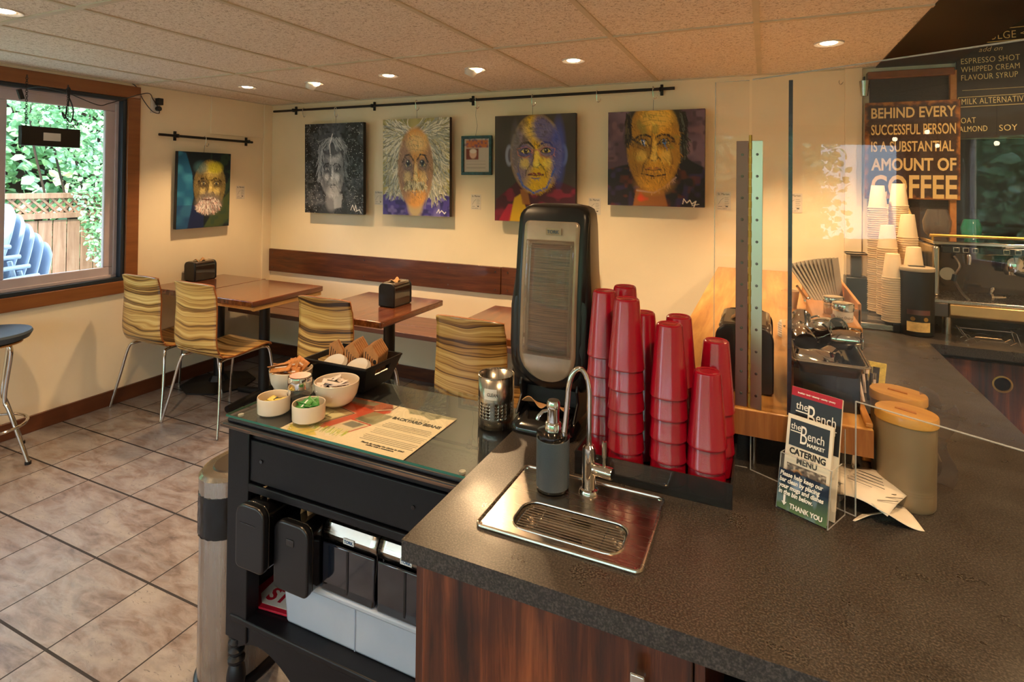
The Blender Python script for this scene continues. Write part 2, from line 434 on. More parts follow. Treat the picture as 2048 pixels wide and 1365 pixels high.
cb = m.node('ShaderNodeCombineXYZ'); sp2 = m.node('ShaderNodeSeparateXYZ'); m.link(ad.outputs[0], sp2.inputs[0]); m.link(m.math('MULTIPLY', sp2.outputs[0], .25), cb.inputs[0]); m.link(m.math('ADD', m.math('MULTIPLY', sp2.outputs[2], 26), m.math('MULTIPLY', wp_, 2.6)), cb.inputs[2])
a = m.noise(cb.outputs[0], 1.3, 2, .6, .0)
mp3 = m.node('ShaderNodeMapping'); mp3.inputs['Scale'].default_value = (.6, 70, 70); m.link(ad.outputs[0], mp3.inputs[0])
cb2 = m.node('ShaderNodeCombineXYZ'); m.link(m.math('MULTIPLY', sp2.outputs[0], 1.2), cb2.inputs[0]); m.link(m.math('ADD', m.math('MULTIPLY', sp2.outputs[2], 150), m.math('MULTIPLY', wp_, 14)), cb2.inputs[2]); b = m.noise(cb2.outputs[0], 1.0, 2, .6, 0)
f = m.math('ADD', m.math('MULTIPLY', a, .68), m.math('MULTIPLY', b, .32))
m.color(m.ramp(f, [(.37, hx('34200E')), (.44, hx('7A5224')), (.49, hx('BE8E46')), (.60, hx('E2BE74'))]))
m.val(Roughness=.28); m.b.inputs['Coat Weight'].default_value = .5; m.b.inputs['Coat Roughness'].default_value = .1
M['zebra'] = m.m
M['plyedge'] = plain('ply_edge', '8A5024', .45)

# red tumbler plastic
m = NT('red_pebbled_plastic'); v = m.coords(); 
m.val(Roughness=.2); m.b.inputs['Base Color'].default_value = (*hx('A80A28'), 1)
m.b.inputs['Transmission Weight'].default_value = .35; m.b.inputs['Coat Weight'].default_value = .5; m.b.inputs['Coat Roughness'].default_value = .14
m.bump(m.noise(v, 500, 2), .25, .001)
M['redcup'] = m.m

# floor: 13 inch stone-look tiles, wider joints across the room
TS = .339
m = NT('stone_tile_floor'); geo = m.node('ShaderNodeTexCoord'); sep = m.node('ShaderNodeSeparateXYZ'); m.link(geo.outputs['Object'], sep.inputs[0])
fx = m.math('DIVIDE', m.math('SUBTRACT', sep.outputs[0], -2.50+20*TS*0-TS*40), TS); fy = m.math('DIVIDE', m.math('SUBTRACT', sep.outputs[1], 1.406-TS*40), TS)
gx = m.math('ABSOLUTE', m.math('SUBTRACT', m.math('FRACT', fx), .5)); gy = m.math('ABSOLUTE', m.math('SUBTRACT', m.math('FRACT', fy), .5))
mx = m.math('GREATER_THAN', gx, .5-.0085); my = m.math('GREATER_THAN', gy, .5-.014); gm = m.math('MAXIMUM', mx, my)
cell = m.node('ShaderNodeCombineXYZ'); m.link(m.math('FLOOR', fx), cell.inputs[0]); m.link(m.math('FLOOR', fy), cell.inputs[1])
wn = m.node('ShaderNodeTexWhiteNoise', noise_dimensions='3D'); m.link(cell.outputs[0], wn.inputs['Vector'])
off = m.node('ShaderNodeVectorMath', operation='MULTIPLY_ADD'); m.link(wn.outputs['Color'], off.inputs[0]); off.inputs[1].default_value = (9, 9, 9); m.link(geo.outputs['Object'], off.inputs[2])
mp = m.node('ShaderNodeMapping'); mp.inputs['Scale'].default_value = (1, 2.6, 1); mp.inputs['Rotation'].default_value = (0, 0, .5); m.link(off.outputs[0], mp.inputs[0])
a = m.noise(mp.outputs[0], 3.2, 6, .62, 1.2); b = m.noise(mp.outputs[0], 9, 8, .7, .8); c = m.noise(mp.outputs[0], 26, 5, .7, 1.5)
base = m.ramp(a, [(.3, hx('4A3C38')), (.45, hx('6A5A52')), (.55, hx('77706E')), (.7, hx('8A827A'))])
base = m.mix(m.ramp(b, [(.4, (0,)*3), (.65, (.6,)*3)]), base, hx('968E8A'))
vein = m.math('MULTIPLY', m.ramp(c, [(.34, (1,)*3), (.42, (0,)*3)]), m.ramp(a, [(.5, (0,)*3), (.62, (.8,)*3)]))
base = m.mix(vein, base, hx('3A363C'))
m.color(m.mix(gm, base, hx('1E1818')))
rg = m.ramp(b, [(.3, (.28,)*3), (.7, (.45,)*3)]); m.link(m.mix(gm, rg, (.8, .8, .8)), m.b.inputs['Roughness'])
m.bump(m.math('SUBTRACT', m.math('MULTIPLY', b, .35), gm), .5, .004)
M['floor'] = m.m

# fissured ceiling tile
m = NT('fissured_ceiling_tile'); v = m.coords()
n1 = m.noise(v, 75, 3, .6, 1.5); n2 = m.noise(v, 2.5, 2)
m.color(m.ramp(n1, [(.36, hx('B5A692')), (.45, hx('E6DBCB')), (.6, hx('F2E9DC'))]))
m.val(Roughness=.85); m.bump(n1, .5, .004)
M['ceiling'] = m.m

# rusty sign
m = NT('rusted_tin'); tc = m.node('ShaderNodeTexCoord'); v = m.coords()
n1 = m.noise(v, 14, 6, .65); sp = m.node('ShaderNodeSeparateXYZ'); m.link(tc.outputs['Generated'], sp.inputs[0])
ex = m.math('ABSOLUTE', m.math('SUBTRACT', sp.outputs[0], .5)); ez = m.math('ABSOLUTE', m.math('SUBTRACT', sp.outputs[2], .5))
e = m.math('ADD', m.math('MAXIMUM', ex, ez), m.math('MULTIPLY', m.math('SUBTRACT', n1, .5), .16))
m.color(m.mix(m.ramp(e, [(.455, (0,)*3), (.49, (1,)*3)]), m.ramp(m.noise(v, 90, 3), [(.35, hx('3A2418')), (.65, hx('4E3324'))]), m.ramp(n1, [(.4, hx('6A3216')), (.6, hx('B5732E'))])))
m.val(Roughness=.5, Metallic=.2); m.bump(n1, .2, .002)
M['rust'] = m.m

m = NT('chalkboard'); v = m.coords((1, 1, 1)); n1 = m.noise(v, 5, 5, .6)
m.color(m.ramp(n1, [(.3, hx('1F1A17')), (.7, hx('3A342E'))])); m.val(Roughness=.4); M['board'] = m.m

# ------------------------------------------------------------------ room shell
TH = .16
def wall_with_holes(name, axis, at0, at1, a0, a1, z0, z1, holes, mat):
    """wall slab built from pieces around rectangular openings (a0..a1 along the wall)"""
    b = MB(); cuts = sorted(set([a0, a1]+[h[0] for h in holes]+[h[1] for h in holes])); zc = sorted(set([z0, z1]+[h[2] for h in holes]+[h[3] for h in holes]))
    for i in range(len(cuts)-1):
        for j in range(len(zc)-1):
            ca, cz = (cuts[i]+cuts[i+1])/2, (zc[j]+zc[j+1])/2
            if any(h[0] < ca < h[1] and h[2] < cz < h[3] for h in holes): continue
            if axis == 'x': b.box(at0, at1, cuts[i], cuts[i+1], zc[j], zc[j+1])
            else: b.box(cuts[i], cuts[i+1], at0, at1, zc[j], zc[j+1])
    return struct(b.build(name, mat, smooth=False))
GW = (.55, 2.45, .845, 2.13)       # garden window opening y0,y1,z0,z1
SW = (-2.9, -.35, .9, 2.1)        # second left window, behind the camera
FW = (-3.8, 1.9, .8, 2.1)         # shop front
wall_with_holes('wall_left', 'x', WX0-TH, WX0, WY0-TH, WY1+TH, -.02, 2.75, [GW, SW], M['wall'])
struct(MB().box(WX0, WX1, WY1, WY1+TH, -.02, 2.75).build('wall_back', M['wall'], smooth=False))
wall_with_holes('wall_front', 'y', WY0-TH, WY0, WX0, WX1+TH, -.02, 2.75, [FW], M['wall'])
struct(MB().box(WX1, WX1+TH, WY0, WY1+TH, -.02, 2.75).build('wall_right', M['wall'], smooth=False))
struct(MB().box(WX0, WX1, WY0, WY1, -.08, 0).build('floor', M['floor'], smooth=False))
SOF = .565                          # ceiling tiles stop here, the dark soffit begins
struct(MB().box(WX0, SOF, WY0, WY1, CEIL, CEIL+.05).build('ceiling', M['ceiling'], smooth=False))
struct(MB().box(SOF, .925, WY0, WY1, CEIL-.006, CEIL+.34).build('trim_soffit', M['beam'], smooth=False))
struct(MB().box(.925, WX1, WY0, WY1, 2.62, 2.70).build('ceiling_kitchen', M['ceiling'], smooth=False))
struct(MB().box(WX0-.2, WX1+.2, WY0-.2, WY1+.2, 2.75, 2.85).build('ceiling_roof', M['beam'], smooth=False))
b = MB(); X0, YE = -3.085, 2.505
for k in range(-2, 7):
    x = X0+.61*k
    if WX0 < x < SOF: b.box(x-.012, x+.012, WY0, WY1, CEIL-.006, CEIL+.001)
y = YE
while y > WY0: b.box(WX0, SOF, y-.012, y+.012, CEIL-.0065, CEIL+.001); y -= 1.22
b.box(WX0, WX0+.02, WY0, WY1, CEIL-.006, CEIL+.001); b.box(WX0, SOF, WY1-.02, WY1, CEIL-.0055, CEIL+.001)
struct(b.build('trim_ceiling_grid', M['tbar'], smooth=False))
struct(MB().box(WX0, WX0+.018, WY0, WY1, 0, .10).build('baseboard_left', M['basewood'], bevel=.003))
struct(MB().box(WX0, -.1, WY1-.018, WY1, 0, .10).build('baseboard_back', M['bench'], bevel=.003))
# boxed pipe chase and corner batten
struct(MB().box(WX0, WX0+.012, 3.10, 3.62, 1.93, CEIL-.002).build('trim_panel', M['wall'], bevel=.003))
struct(MB().box(WX0, WX0+.02, 3.62, 3.71, .1, CEIL-.002).build('trim_corner', M['wall'], bevel=.003))
struct(MB().box(.415, .50, 3.685, 3.71, .9, CEIL-.002).build('trim_kitchen_corner', M['wall'], bevel=.003))

# window casing and frame
def casing(y0, y1, z0, z1, w, name, x0=WX0, x1=WX0+.02):
    b = MB().box(x0, x1, y0-w, y1+w, z1, z1+w).box(x0, x1, y0-w, y1+w, z0-w, z0).box(x0, x1, y0-w, y0, z0, z1).box(x0, x1, y1, y1+w, z0, z1)
    return struct(b.build(name, M['trimwood_y'], bevel=.003))
def frame_ring(x0, x1, y0, y1, z0, z1, w):
    return MB().box(x0, x1, y0, y1, z1-w, z1).box(x0, x1, y0, y1, z0, z0+w).box(x0, x1, y0, y0+w, z0+w, z1-w).box(x0, x1, y1-w, y1, z0+w, z1-w)
def window(name, y0, y1, z0, z1, mull, cas=True):
    w = bpy.data.objects.new(name, None); COL.objects.link(w); struct(w)
    frame_ring(WX0-.045, WX0+.004, y0, y1, z0, z1, .026).build('reveal_lining', M['blackband'], w, bevel=.002)
    frame_ring(WX0-.10, WX0-.045, y0, y1, z0, z1, .045).build('frame', M['vinyl'], w, bevel=.004)
    ys = [y0+.03]+mull+[y1-.03]
    for i in range(len(ys)-1):
        a, c = ys[i]+(.0 if i == 0 else .0), ys[i+1]
        frame_ring(WX0-.085, WX0-.055, a+.005, c-.005, z0+.03, z1-.03, .07).build('sash', M['vinyl'], w, bevel=.006)
        MB().box(WX0-.073, WX0-.068, a+.07, c-.07, z0+.09, z1-.09).build('pane', M['glass'], w, smooth=False)
    return w
window('window_1', *GW, [1.72])
casing(*GW, .085, 'trim_window_garden')
window('window_2', *SW, [-1.6])
casing(*SW, .085, 'trim_window_side')
w = bpy.data.objects.new('window_3', None); COL.objects.link(w); struct(w)
b = MB()
for x in (-3.8, -2.4, -1.0, .45, 1.86): b.box(x, x+.04, WY0-.1, WY0-.04, .8, 2.1)
b.box(-3.8, 1.9, WY0-.1, WY0-.04, .8, .84).box(-3.8, 1.9, WY0-.1, WY0-.04, 2.06, 2.1)
b.build('frame', M['vinyl'], w, bevel=.004)
MB().box(-3.8, 1.9, WY0-.072, WY0-.068, .84, 2.06).build('pane', M['glass'], w, smooth=False)

# dark panelled bay on the back wall
struct(MB().box(.535, .905, 3.685, 3.71, .95, 2.19).build('trim_dark_panel', M['wall_dark'], smooth=False))
struct(MB().box(.52, .915, 3.655, 3.71, 2.165, 2.205).build('trim_header', M['trimwood_y'], bevel=.004))
struct(MB().box(.895, .925, 3.66, 3.71, .95, 2.19).build('trim_post', M['boxwood'], bevel=.003))
struct(MB().box(.925, WX1, 3.695, 3.71, .95, 1.82).build('trim_backsplash', M['blackgloss'], smooth=False))

# ------------------------------------------------------------------ ceiling lights
def downlight(x, y, label, eyeball=False, energy=9, ang=105, tilt=0.0):
    t = thing('ceiling_light', label, 'ceiling light', (x, y, CEIL), group='recessed ceiling lights')
    MB().lathe([(.046, -.001), (.062, -.006), (.064, -.001), (.064, .004), (.046, .004)], 36, cap0=False, cap1=False).build('trim_ring', M['liteplastic'], t)
    if eyeball:
        MB().at((-.028, 0, -.012), (0, .5, 0)).lathe([(.03, -.028), (.036, -.01), (.04, .012)], 24, cap0=True, cap1=False).build('eyeball_shroud', M['liteplastic'], t)
        MB().at((.026, 0, -.010), (0, -.5, 0)).lathe([(.002, -.006), (.02, -.004), (.024, .004)], 24).build('lamp', M['lamp'], t)
        light('lamp_light', 'SPOT', (.04, 0, -.04), energy, WARM, (math.radians(-14), math.radians(-20), 0), t, spot_size=math.radians(ang), spot_blend=.6, shadow_soft_size=.03)
    else:
        MB().lathe([(.001, -.004), (.03, -.004), (.04, .002)], 28, cap1=False).build('lamp', M['lamp'], t)
        light('lamp_light', 'SPOT', (0, 0, -.02), energy, WARM, (math.radians(tilt), 0, 0), t, spot_size=math.radians(ang), spot_blend=.6, shadow_soft_size=.03)
    return t
E1 = 42
downlight(-3.445, 2.90, 'small round recessed ceiling light beside the room corner', energy=E1)
downlight(-2.855, 2.95, 'recessed eyeball ceiling light above the black-and-white portrait', True, energy=E1)
downlight(-2.195, 2.91, 'round recessed ceiling light above the wild white-haired portrait', energy=E1)
downlight(-1.579, 2.93, 'recessed eyeball ceiling light above the small framed notice', True, energy=E1)
downlight(-.962, 2.92, 'round recessed ceiling light above the yellow bald-headed portrait', energy=E1)
downlight(.271, 3.0, 'round recessed ceiling light next to the dark soffit', energy=E1*1.3)
downlight(-2.815, 1.198, 'recessed ceiling light near the window end of the ceiling, cut off by the frame', energy=E1)
for i, (x, y) in enumerate([(-1.3, .9), (.2, .6), (-2.8, -.9), (-.8, -1.2), (.25, -1.6)]):
    light('fill_spot_rear', 'SPOT', (x, y, CEIL-.02), 38, WARM, (0, 0, 0), None, spot_size=math.radians(130), spot_blend=.6, shadow_soft_size=.05)  # unseen fill spots without fixtures, added to brighten the room
for x, y in [(1.35, 2.7), (1.3, 1.4)]:
    light('kitchen_lamp', 'SPOT', (x, y, 2.58), 40, WARM, (0, 0, 0), None, spot_size=math.radians(140), spot_blend=.6, shadow_soft_size=.05)

# pendant bulbs over the front of the room (seen only as reflections)
pend = None
for i, (x, y, z) in enumerate([(-2.9, -1.6, 1.95), (-2.75, -1.75, 2.0), (-2.5, -2.1, 1.9), (-2.1, -1.9, 1.97), (-1.9, -2.3, 1.9), (-1.5, -2.0, 1.98), (-1.35, -2.3, 1.92), (-3.2, -2.3, 1.93)]):
    lab = ['first from the side window', 'second from the side window', 'third from the side window', 'fourth from the side window', 'fourth from the far end', 'third from the far end', 'last at the far end', 'in the front corner'][i]
    t = thing('pendant_light', 'bare globe bulb hanging on a cord, '+lab, 'pendant light', (x, y, z), group='pendant bulbs at the shop front')
    MB().tube([(0, 0, .05), (0, 0, CEIL-z)], .003, 6).build('cord', M['black'], t)
    MB().cyl(.014, .03, .06, 12).build('socket', M['brass'], t)
    MB().ball(.018, 14, 8).build('bulb', M['bulb'], t)
# ------------------------------------------------------------------ outside
M['grass'] = plain('patio_ground', '7E8478', .9, var=.15, vscale=8)
M['fencewood'] = wood('weathered_fence', '6A4A36', '94705A', 'B0907A', 'Z', 3, 10, .8, 0)
M['lawnchair'] = plain('pale_blue_resin', '8C9DB4', .45, var=.03)
M['leaf'] = None
m = NT('leaf_green'); oi = m.node('ShaderNodeTexCoord'); n = m.noise(m.coords(), 2.2, 3)
m.color(m.ramp(n, [(.3, hx('5E9A66')), (.5, hx('94BE88')), (.62, hx('AACFB4')), (.72, hx('DADB96'))])); m.val(Roughness=.5); M['leaf'] = m.m
M['bark'] = plain('bark', '3A2C20', .9)
M['siding'] = plain('pink_soffit_board', 'B5566A', .7)
struct(MB().box(-14, WX0-TH, -9, 9, -.25, -.15).box(WX0-TH, 6, -12, WY0-TH, -.25, -.15).build('floor_outside', M['grass'], smooth=False))
struct(MB().box(WX0-.75, WX0-TH, .2, 3.6, 2.22, 2.30).build('trim_eave', M['siding'], smooth=False))
fx = -7.4
t = thing('garden_fence', 'wooden garden fence with a lattice strip along the top, outside the window', 'fence', (fx, 4, -.15))
b = MB(); yy = -3.2
while yy < 3.4: b.box(-.012, .012, yy, yy+.13, 0, 1.22); yy += .142
b.build('boards', M['fencewood'], t, bevel=.003)
b = MB()
for z in (1.24, 1.47): b.box(-.04, .04, -3.3, 3.4, z, z+.06)
b.build('rail', M['fencewood'], t, bevel=.003)
b = MB()
for k in range(70):
    y0 = -3.3+k*.1
    for s in (-1, 1):
        b.at((0.01*s, y0, 1.385), (s*PI/4, 0, 0)).box(-.006, .006, -.012, .012, -.13, .13)
b.at().build('lattice', M['fencewood'], t)
def leaves(n, fn, sz):
    b = MB(); rn = random.Random(3)
    for _ in range(n):
        x, y, z = fn(rn); a, c, d = rn.uniform(0, 2*PI), rn.uniform(-.9, .9), rn.uniform(-.9, .9); s = sz*rn.uniform(.6, 1.3)
        Mx = Euler((a*.3+c, d, a)).to_matrix()
        pts = [Mx @ Vector(p)*s+Vector((x, y, z)) for p in ((-.5, 0, 0), (-.15, .34, .06), (.2, .28, .06), (.5, 0, -.05), (.2, -.28, .06), (-.15, -.34, .06))]
        b.add([tuple(p) for p in pts], [(0, 1, 2, 3), (0, 3, 4, 5)])
    return b
def bushfn(r):
    while 1:
        y = r.uniform(2.9, 5.3); z = r.uniform(-.1, 3.4); x = -6.9+r.uniform(-.35, .3)+.12*math.sin(y*5+z*3)
        if z > 1.45+1.1*(3.9-y) or y > 3.9-.1*z: return x, y, z
t = thing('climbing_shrub', 'tall leafy green shrub spilling over the fence outside the window', 'shrub', (0, 0, 0))
leaves(17000, bushfn, .06).build('foliage', M['leaf'], t, smooth=False)
b = MB()
for k in range(9):
    y = 3.6+k*.2; b.tube(smoothpath([(-7.6, y, -.15), (-7.6, y+.1, 1.0), (-7.6, y-.1, 2.2), (-7.5, y, 3.2)]), .012, 6)
b.build('stems', M['bark'], t)
t = thing('shrub', 'broad hedge growing behind the garden fence', 'shrub', (0, 0, 0))
leaves(16000, lambda r: (-9.2+r.uniform(-.5, .5), r.uniform(-6, 8.5), r.uniform(.0, 4.2)), .17).build('foliage', M['leaf'], t, smooth=False)
MB().box(-9.8, -9.6, -6, 8.6, -.15, 4.0).build('stems', M['bark'], t)
t = thing('shrub', 'hedge beyond the shop-front windows, seen in reflections', 'shrub', (0, 0, 0))
leaves(14000, lambda r: (r.uniform(-9, 5), -8+r.uniform(-.6, .6), r.uniform(-.1, 2.7)), .24).build('foliage', M['leaf'], t, smooth=False)  # foliage added and sized to screen bright sky from reflections
MB().box(-9, 5, -8.9, -8.7, -.15, 2.2).build('stems', M['bark'], t)
# stack of resin patio chairs, leaning backs
def patio_chair():
    t = thing('patio_chair', '', 'chair', (0, 0, 0))
    b = MB()
    def back(u, v):
        w = .24*(1-.35*v*v)-.03*(1-v); x = (u-.5)*2*w; return (x, -.20-.20*v+.10*(u-.5)**2, .42+.52*v-(abs(u-.5)*2)**3*.10*v)
    b.grid(back, 12, 8).build('backrest', M['lawnchair'], t, solid=.01)
    MB().grid(lambda u, v: ((u-.5)*.48, -.2+.44*v, .42-.02*math.sin(PI*v)), 8, 6).build('seat', M['lawnchair'], t, solid=.012)
    for s in (-1, 1):
        MB().tube(smoothpath([(s*.27, -.24, .62), (s*.29, 0, .64), (s*.29, .22, .62), (s*.28, .26, .50)]), .018, 8).build('armrest', M['lawnchair'], t)
        MB().tube([(s*.27, .25, .5), (s*.28, .28, 0)], .018, 8).build('leg', M['lawnchair'], t)
        MB().tube([(s*.25, -.24, .5), (s*.27, -.3, 0)], .018, 8).build('leg', M['lawnchair'], t)
    return t
pc = patio_chair(); pos = ['topmost', 'second from the top', 'third from the top', 'fourth from the top', 'lowest, next to the shrub']
for k in range(5):
    lab = 'pale blue resin patio chair in the leaning stack outside, '+pos[k]
    loc = (-5.75, 2.20+.066*k, .36-.085*k)
    if k == 0: pc.location = loc; pc.rotation_euler = (-.10, 0, PI+.15); pc['label'] = lab; pc['group'] = 'stacked patio chairs outside'
    else: dup(pc, loc, rot=(-.10, 0, PI+.15), label=lab, group='stacked patio chairs outside')

# ------------------------------------------------------------------ hanging black lamp box in the window
t = thing('hanging_light_box', 'black rectangular box hanging on chains in front of the window', 'sign box', (-3.98, 1.935, 1.81))
MB().box(-.018, .018, -.155, .155, -.058, .058).build('housing', M['black'], t, bevel=.004)
MB().box(.018, .0195, -.045, .045, -.024, .024).build('sticker', M['liteplastic'], t)
for s, zt in ((-.125, .36), (.09, .33)):
    b = MB(); z = .04
    k = 0
    while z < zt:
        r = arc((0, 0), .006, 0, 360, 8)[:-1]
        b.at((0, s, z), (0, 0, PI/2*(k % 2))).tube([(x, 0, zz*1.5) for x, _, zz in r], .0016, 5, closed=True); z += .013; k += 1
    b.build('chain', M['iron'], t)
b = MB().tube(smoothpath([(0, .085, .20), (.01, .07, .12), (0, .06, .16), (.01, .10, .1), (0, .12, .18), (0, .09, .27), (.01, .075, .3), (0, .10, .31), (0, .09, .2)]), .004, 6)
b.tube(smoothpath([(0, -.125, .28), (0, -.05, .30), (0, .08, .285), (.0, .16, .26), (0, .27, .23), (.0, .33, .25), (.0, .42, .29), (-.03, .60, .36), (-.09, .68, .33), (-.095, .72, .28)]), .003, 6)
b.build('cord', M['black'], t)
MB().at((0, -.155, .24), (.3, 0, 0)).box(-.01, .01, -.012, .012, -.03, .03).build('switch', M['black'], t, bevel=.003)
t = thing('wall_outlet', 'white wall outlet with a black plug-in adapter near the ceiling', 'outlet', (WX0, 2.65, 2.10))
MB().box(0, .006, -.035, .035, -.057, .057).build('cover_plate', M['liteplastic'], t, bevel=.002)
MB().box(.006, .045, -.005, .035, .005, .055).build('adapter', M['black'], t, bevel=.004)
MB().at((.006, .012, -.022), (0, PI/2, 0)).cyl(.018, 0, .03, 16).build('plug', M['black'], t, bevel=.003)
MB().tube(smoothpath([(.03, .012, -.03), (.05, -.005, -.06), (.04, -.05, -.045), (.02, -.10, .03), (.015, -.14, .11), (.01, -.18, .137)]), .003, 6).build('cord', M['black'], t)
# ------------------------------------------------------------------ chairs
def make_chair():
    t = thing('dining_chair', '', 'chair')
    prof = [(.235, .440), (.225, .452), (.18, .458), (.10, .452), (0, .444), (-.08, .440), (-.13, .445), (-.165, .465), (-.19, .51), (-.200, .57), (-.198, .66), (-.195, .76), (-.20, .84), (-.215, .92)]
    pr = smoothpath([(0, y, z) for y, z in prof], 4); n = len(pr)-1
    def half(k):
        s = k/n
        return .185 if s > .93 else .19+.012*math.sin(PI*min(1, s*1.1))
    def seg(a, b_):
        def fn(u, v):
            k = a+(b_-a)*v; i = min(int(k), n-1); f = k-i
            p = Vector(pr[i]).lerp(Vector(pr[i+1]), f); w = half(k); x = (u-.5)*2*w
            q = (u-.5)*2
            s = k/n
            if s > .5: y = p.y-.022*(1-q*q)*min(1, (s-.5)*6); z = p.z-(.010*q*q*q*q if s > .97 else 0)
            else: y = p.y-(.02*q**4 if s < .1 else 0); z = p.z+.008*q*q
            return (x, y, z)
        return fn
    sp = 30
    MB().grid(seg(0, sp), 16, 36).build('seat', M['zebra'], t, solid=.011, mat2=M['plyedge'])
    MB().grid(seg(sp, n), 16, 30).build('backrest', M['zebra'], t, solid=.011, mat2=M['plyedge'])
    for s in (-1, 1):
        rear = smoothpath([(s*.265, -.235, .004), (s*.225, -.195, .22), (s*.19, -.165, .40), (s*.165, -.13, .428), (s*.15, 0, .428)], 6)
        front = smoothpath([(s*.15, 0, .428), (s*.15, .12, .432), (s*.155, .185, .432), (s*.175, .215, .405), (s*.205, .225, .22), (s*.235, .235, .004)], 6)
        MB().tube(rear, .0088, 12).build('leg', M['chrome'], t); MB().tube(front, .0088, 12).build('leg', M['chrome'], t)
    MB().tube([(-.15, -.05, .428), (.15, -.05, .428)], .008, 8).tube([(-.15, .1, .432), (.15, .1, .432)], .008, 8).build('seat_frame', M['chrome'], t)
    return t
ch = make_chair()
CG = 'zebra-veneer chairs at the wall tables'
spots = [(-3.79, 2.585, .0, 'striped zebra-veneer chair with chrome legs against the left wall, under the window edge'),
         (-3.24, 2.575, -.02, 'striped zebra-veneer chair with its whole seat and four chrome legs in view'),
         (-2.215, 2.60, .0, 'striped zebra-veneer chair behind the black condiment basket'),
         (-1.275, 2.56, -.02, 'striped zebra-veneer chair showing only its back beside the tall napkin dispenser')]
for i, (x, y, a, lab) in enumerate(spots):
    if i == 0: ch.location = (x, y, 0); ch.rotation_euler = (0, 0, a); ch['label'] = lab; ch['group'] = CG
    else: dup(ch, (x, y, 0), a, lab, CG)

# ------------------------------------------------------------------ wall tables
def table(x0, x1, y0, y1, label, base, px, py, zt=.775, apron=False):
    cx, cy = (x0+x1)/2, (y0+y1)/2
    t = thing('dining_table', label, 'table', (cx, cy, 0), group='plank-topped wall tables')
    w, d = (x1-x0)/2, (y1-y0)/2
    MB().box(-w, w, -d, d, zt-.038, zt).build('tabletop', M['table'], t, bevel=.006, seg=3)
    if apron: MB().box(w-.03, w-.008, -d+.02, d-.01, zt-.066, zt-.038).box(-w+.02, w-.03, -d+.02, -d+.04, zt-.062, zt-.038).build('apron', M['apron'], t, bevel=.002)
    q = (px-cx, py-cy)
    MB().at((q[0], q[1], 0)).cyl(.036, .03, zt-.05, 28).build('pedestal', M['iron'], t)
    MB().at((q[0], q[1], 0)).box(-.18, .18, -.03, .03, zt-.052, zt-.038).box(-.03, .03, -.18, .18, zt-.054, zt-.040).build('top_plate', M['iron'], t)
    if base == 'disc':
        MB().at((q[0], q[1], 0)).lathe([(.26, 0), (.26, .012), (.07, .03), (.05, .07)], 8).build('base', M['iron'], t, smooth=False)
    else:
        b = MB()
        b.at((q[0], q[1], 0)).tube([(0, .27, .022), (0, .2, .03), (0, 0, .04), (0, -.2, .03), (0, -.30, .022)], [.02, .024, .028, .026, .022], 12)
        b.tube([(.24, 0, .022), (.15, 0, .03), (0, 0, .04), (-.15, 0, .03), (-.24, 0, .022)], [.02, .024, .028, .024, .02], 12)
        b.build('base', M['iron'], t)
    return t
table(-4.085, -3.603, 2.60, 3.235, 'dark plank-topped table in the room corner, with a round-edged base', 'disc', -3.80, 2.98)
table(-3.597, -2.995, 2.585, 3.215, 'plank-topped table with a pale apron, pushed against the corner table', 'bars', -3.27, 2.93, apron=True)
table(-2.56, -1.945, 2.54, 3.20, 'plank-topped table carrying a napkin box, in front of the wall bench', 'bars', -2.17, 2.92)
table(-1.57, -.95, 2.56, 3.22, 'plank-topped table mostly hidden by the tall napkin dispenser', 'bars', -1.26, 2.9)

# ------------------------------------------------------------------ wall bench
t = thing('wall_bench', 'long dark wooden bench seat running along the back wall', 'bench', (0, 0, 0))
MB().box(-4.06, -1.05, 3.26, 3.44, .465, .50).build('seat_board', M['benchseat'], t, bevel=.004)
MB().box(-4.06, -1.05, 3.45, 3.695, .465, .50).build('seat_board', M['benchseat'], t, bevel=.004)
for x in (-3.95, -3.35, -2.55, -1.75, -1.15):
    MB().prism([(3.34, .465), (3.34, .445), (3.40, .43), (3.695, .43), (3.695, .465)], x-.05, x+.05, 'X').build('bracket', M['bench'], t, bevel=.003)
    if x in (-3.35, -1.75): MB().box(x-.04, x+.04, 3.50, 3.60, 0, .43).build('leg', M['bench'], t, bevel=.003)
t = thing('bench_backrest', 'long dark wood-grained backrest board on the back wall above the bench', 'backrest board', (0, 0, 0))
MB().box(-4.075, -1.757, 3.688, 3.709, .74, .94).build('board', M['bench'], t, bevel=.003)
MB().box(-1.752, -1.02, 3.688, 3.709, .742, .942).build('board', M['bench'], t, bevel=.003)
b = MB()
for x in (-4.03, -3.0, -2.2, -1.80, -1.70, -1.1):
    for z in (.775, .905): b.at((x, 3.686, z), (PI/2, 0, 0)).cyl(.006, -.001, .002, 10)
b.build('screws', M['darksteel'], t)

# ------------------------------------------------------------------ bar stool at the left edge
t = thing('bar_stool', 'round-seated chrome bar stool standing under the window', 'stool', (-3.86, 1.60, 0))
MB().lathe([(.001, .655), (.13, .655), (.178, .672), (.192, .70), (.186, .712), (.17, .700), (.001, .690)], 36, cap0=True, cap1=True).build('seat', M['bluegrey'], t)
MB().lathe([(.10, .64), (.15, .648), (.15, .656), (.10, .656)], 24).build('seat_plate', M['boxwood'], t)
for k in range(4):
    a = math.radians(25+90*k); c, s = math.cos(a), math.sin(a)
    MB().tube(smoothpath([(c*.11, s*.11, .65), (c*.13, s*.13, .60), (c*.10, s*.10, .36), (c*.13, s*.13, .28), (c*.235, s*.235, .01)], 5), .0105, 12).build('leg', M['chrome'], t)
    MB().at((c*.235, s*.235, 0)).cyl(.015, 0, .015, 14).build('foot', M['blackmatte'], t)
MB().tube([(x, y, .20) for x, y, _ in arc((0, 0), .175, 0, 360, 36, 'XY')][:-1], .008, 10, closed=True).build('foot_ring', M['chrome'], t)

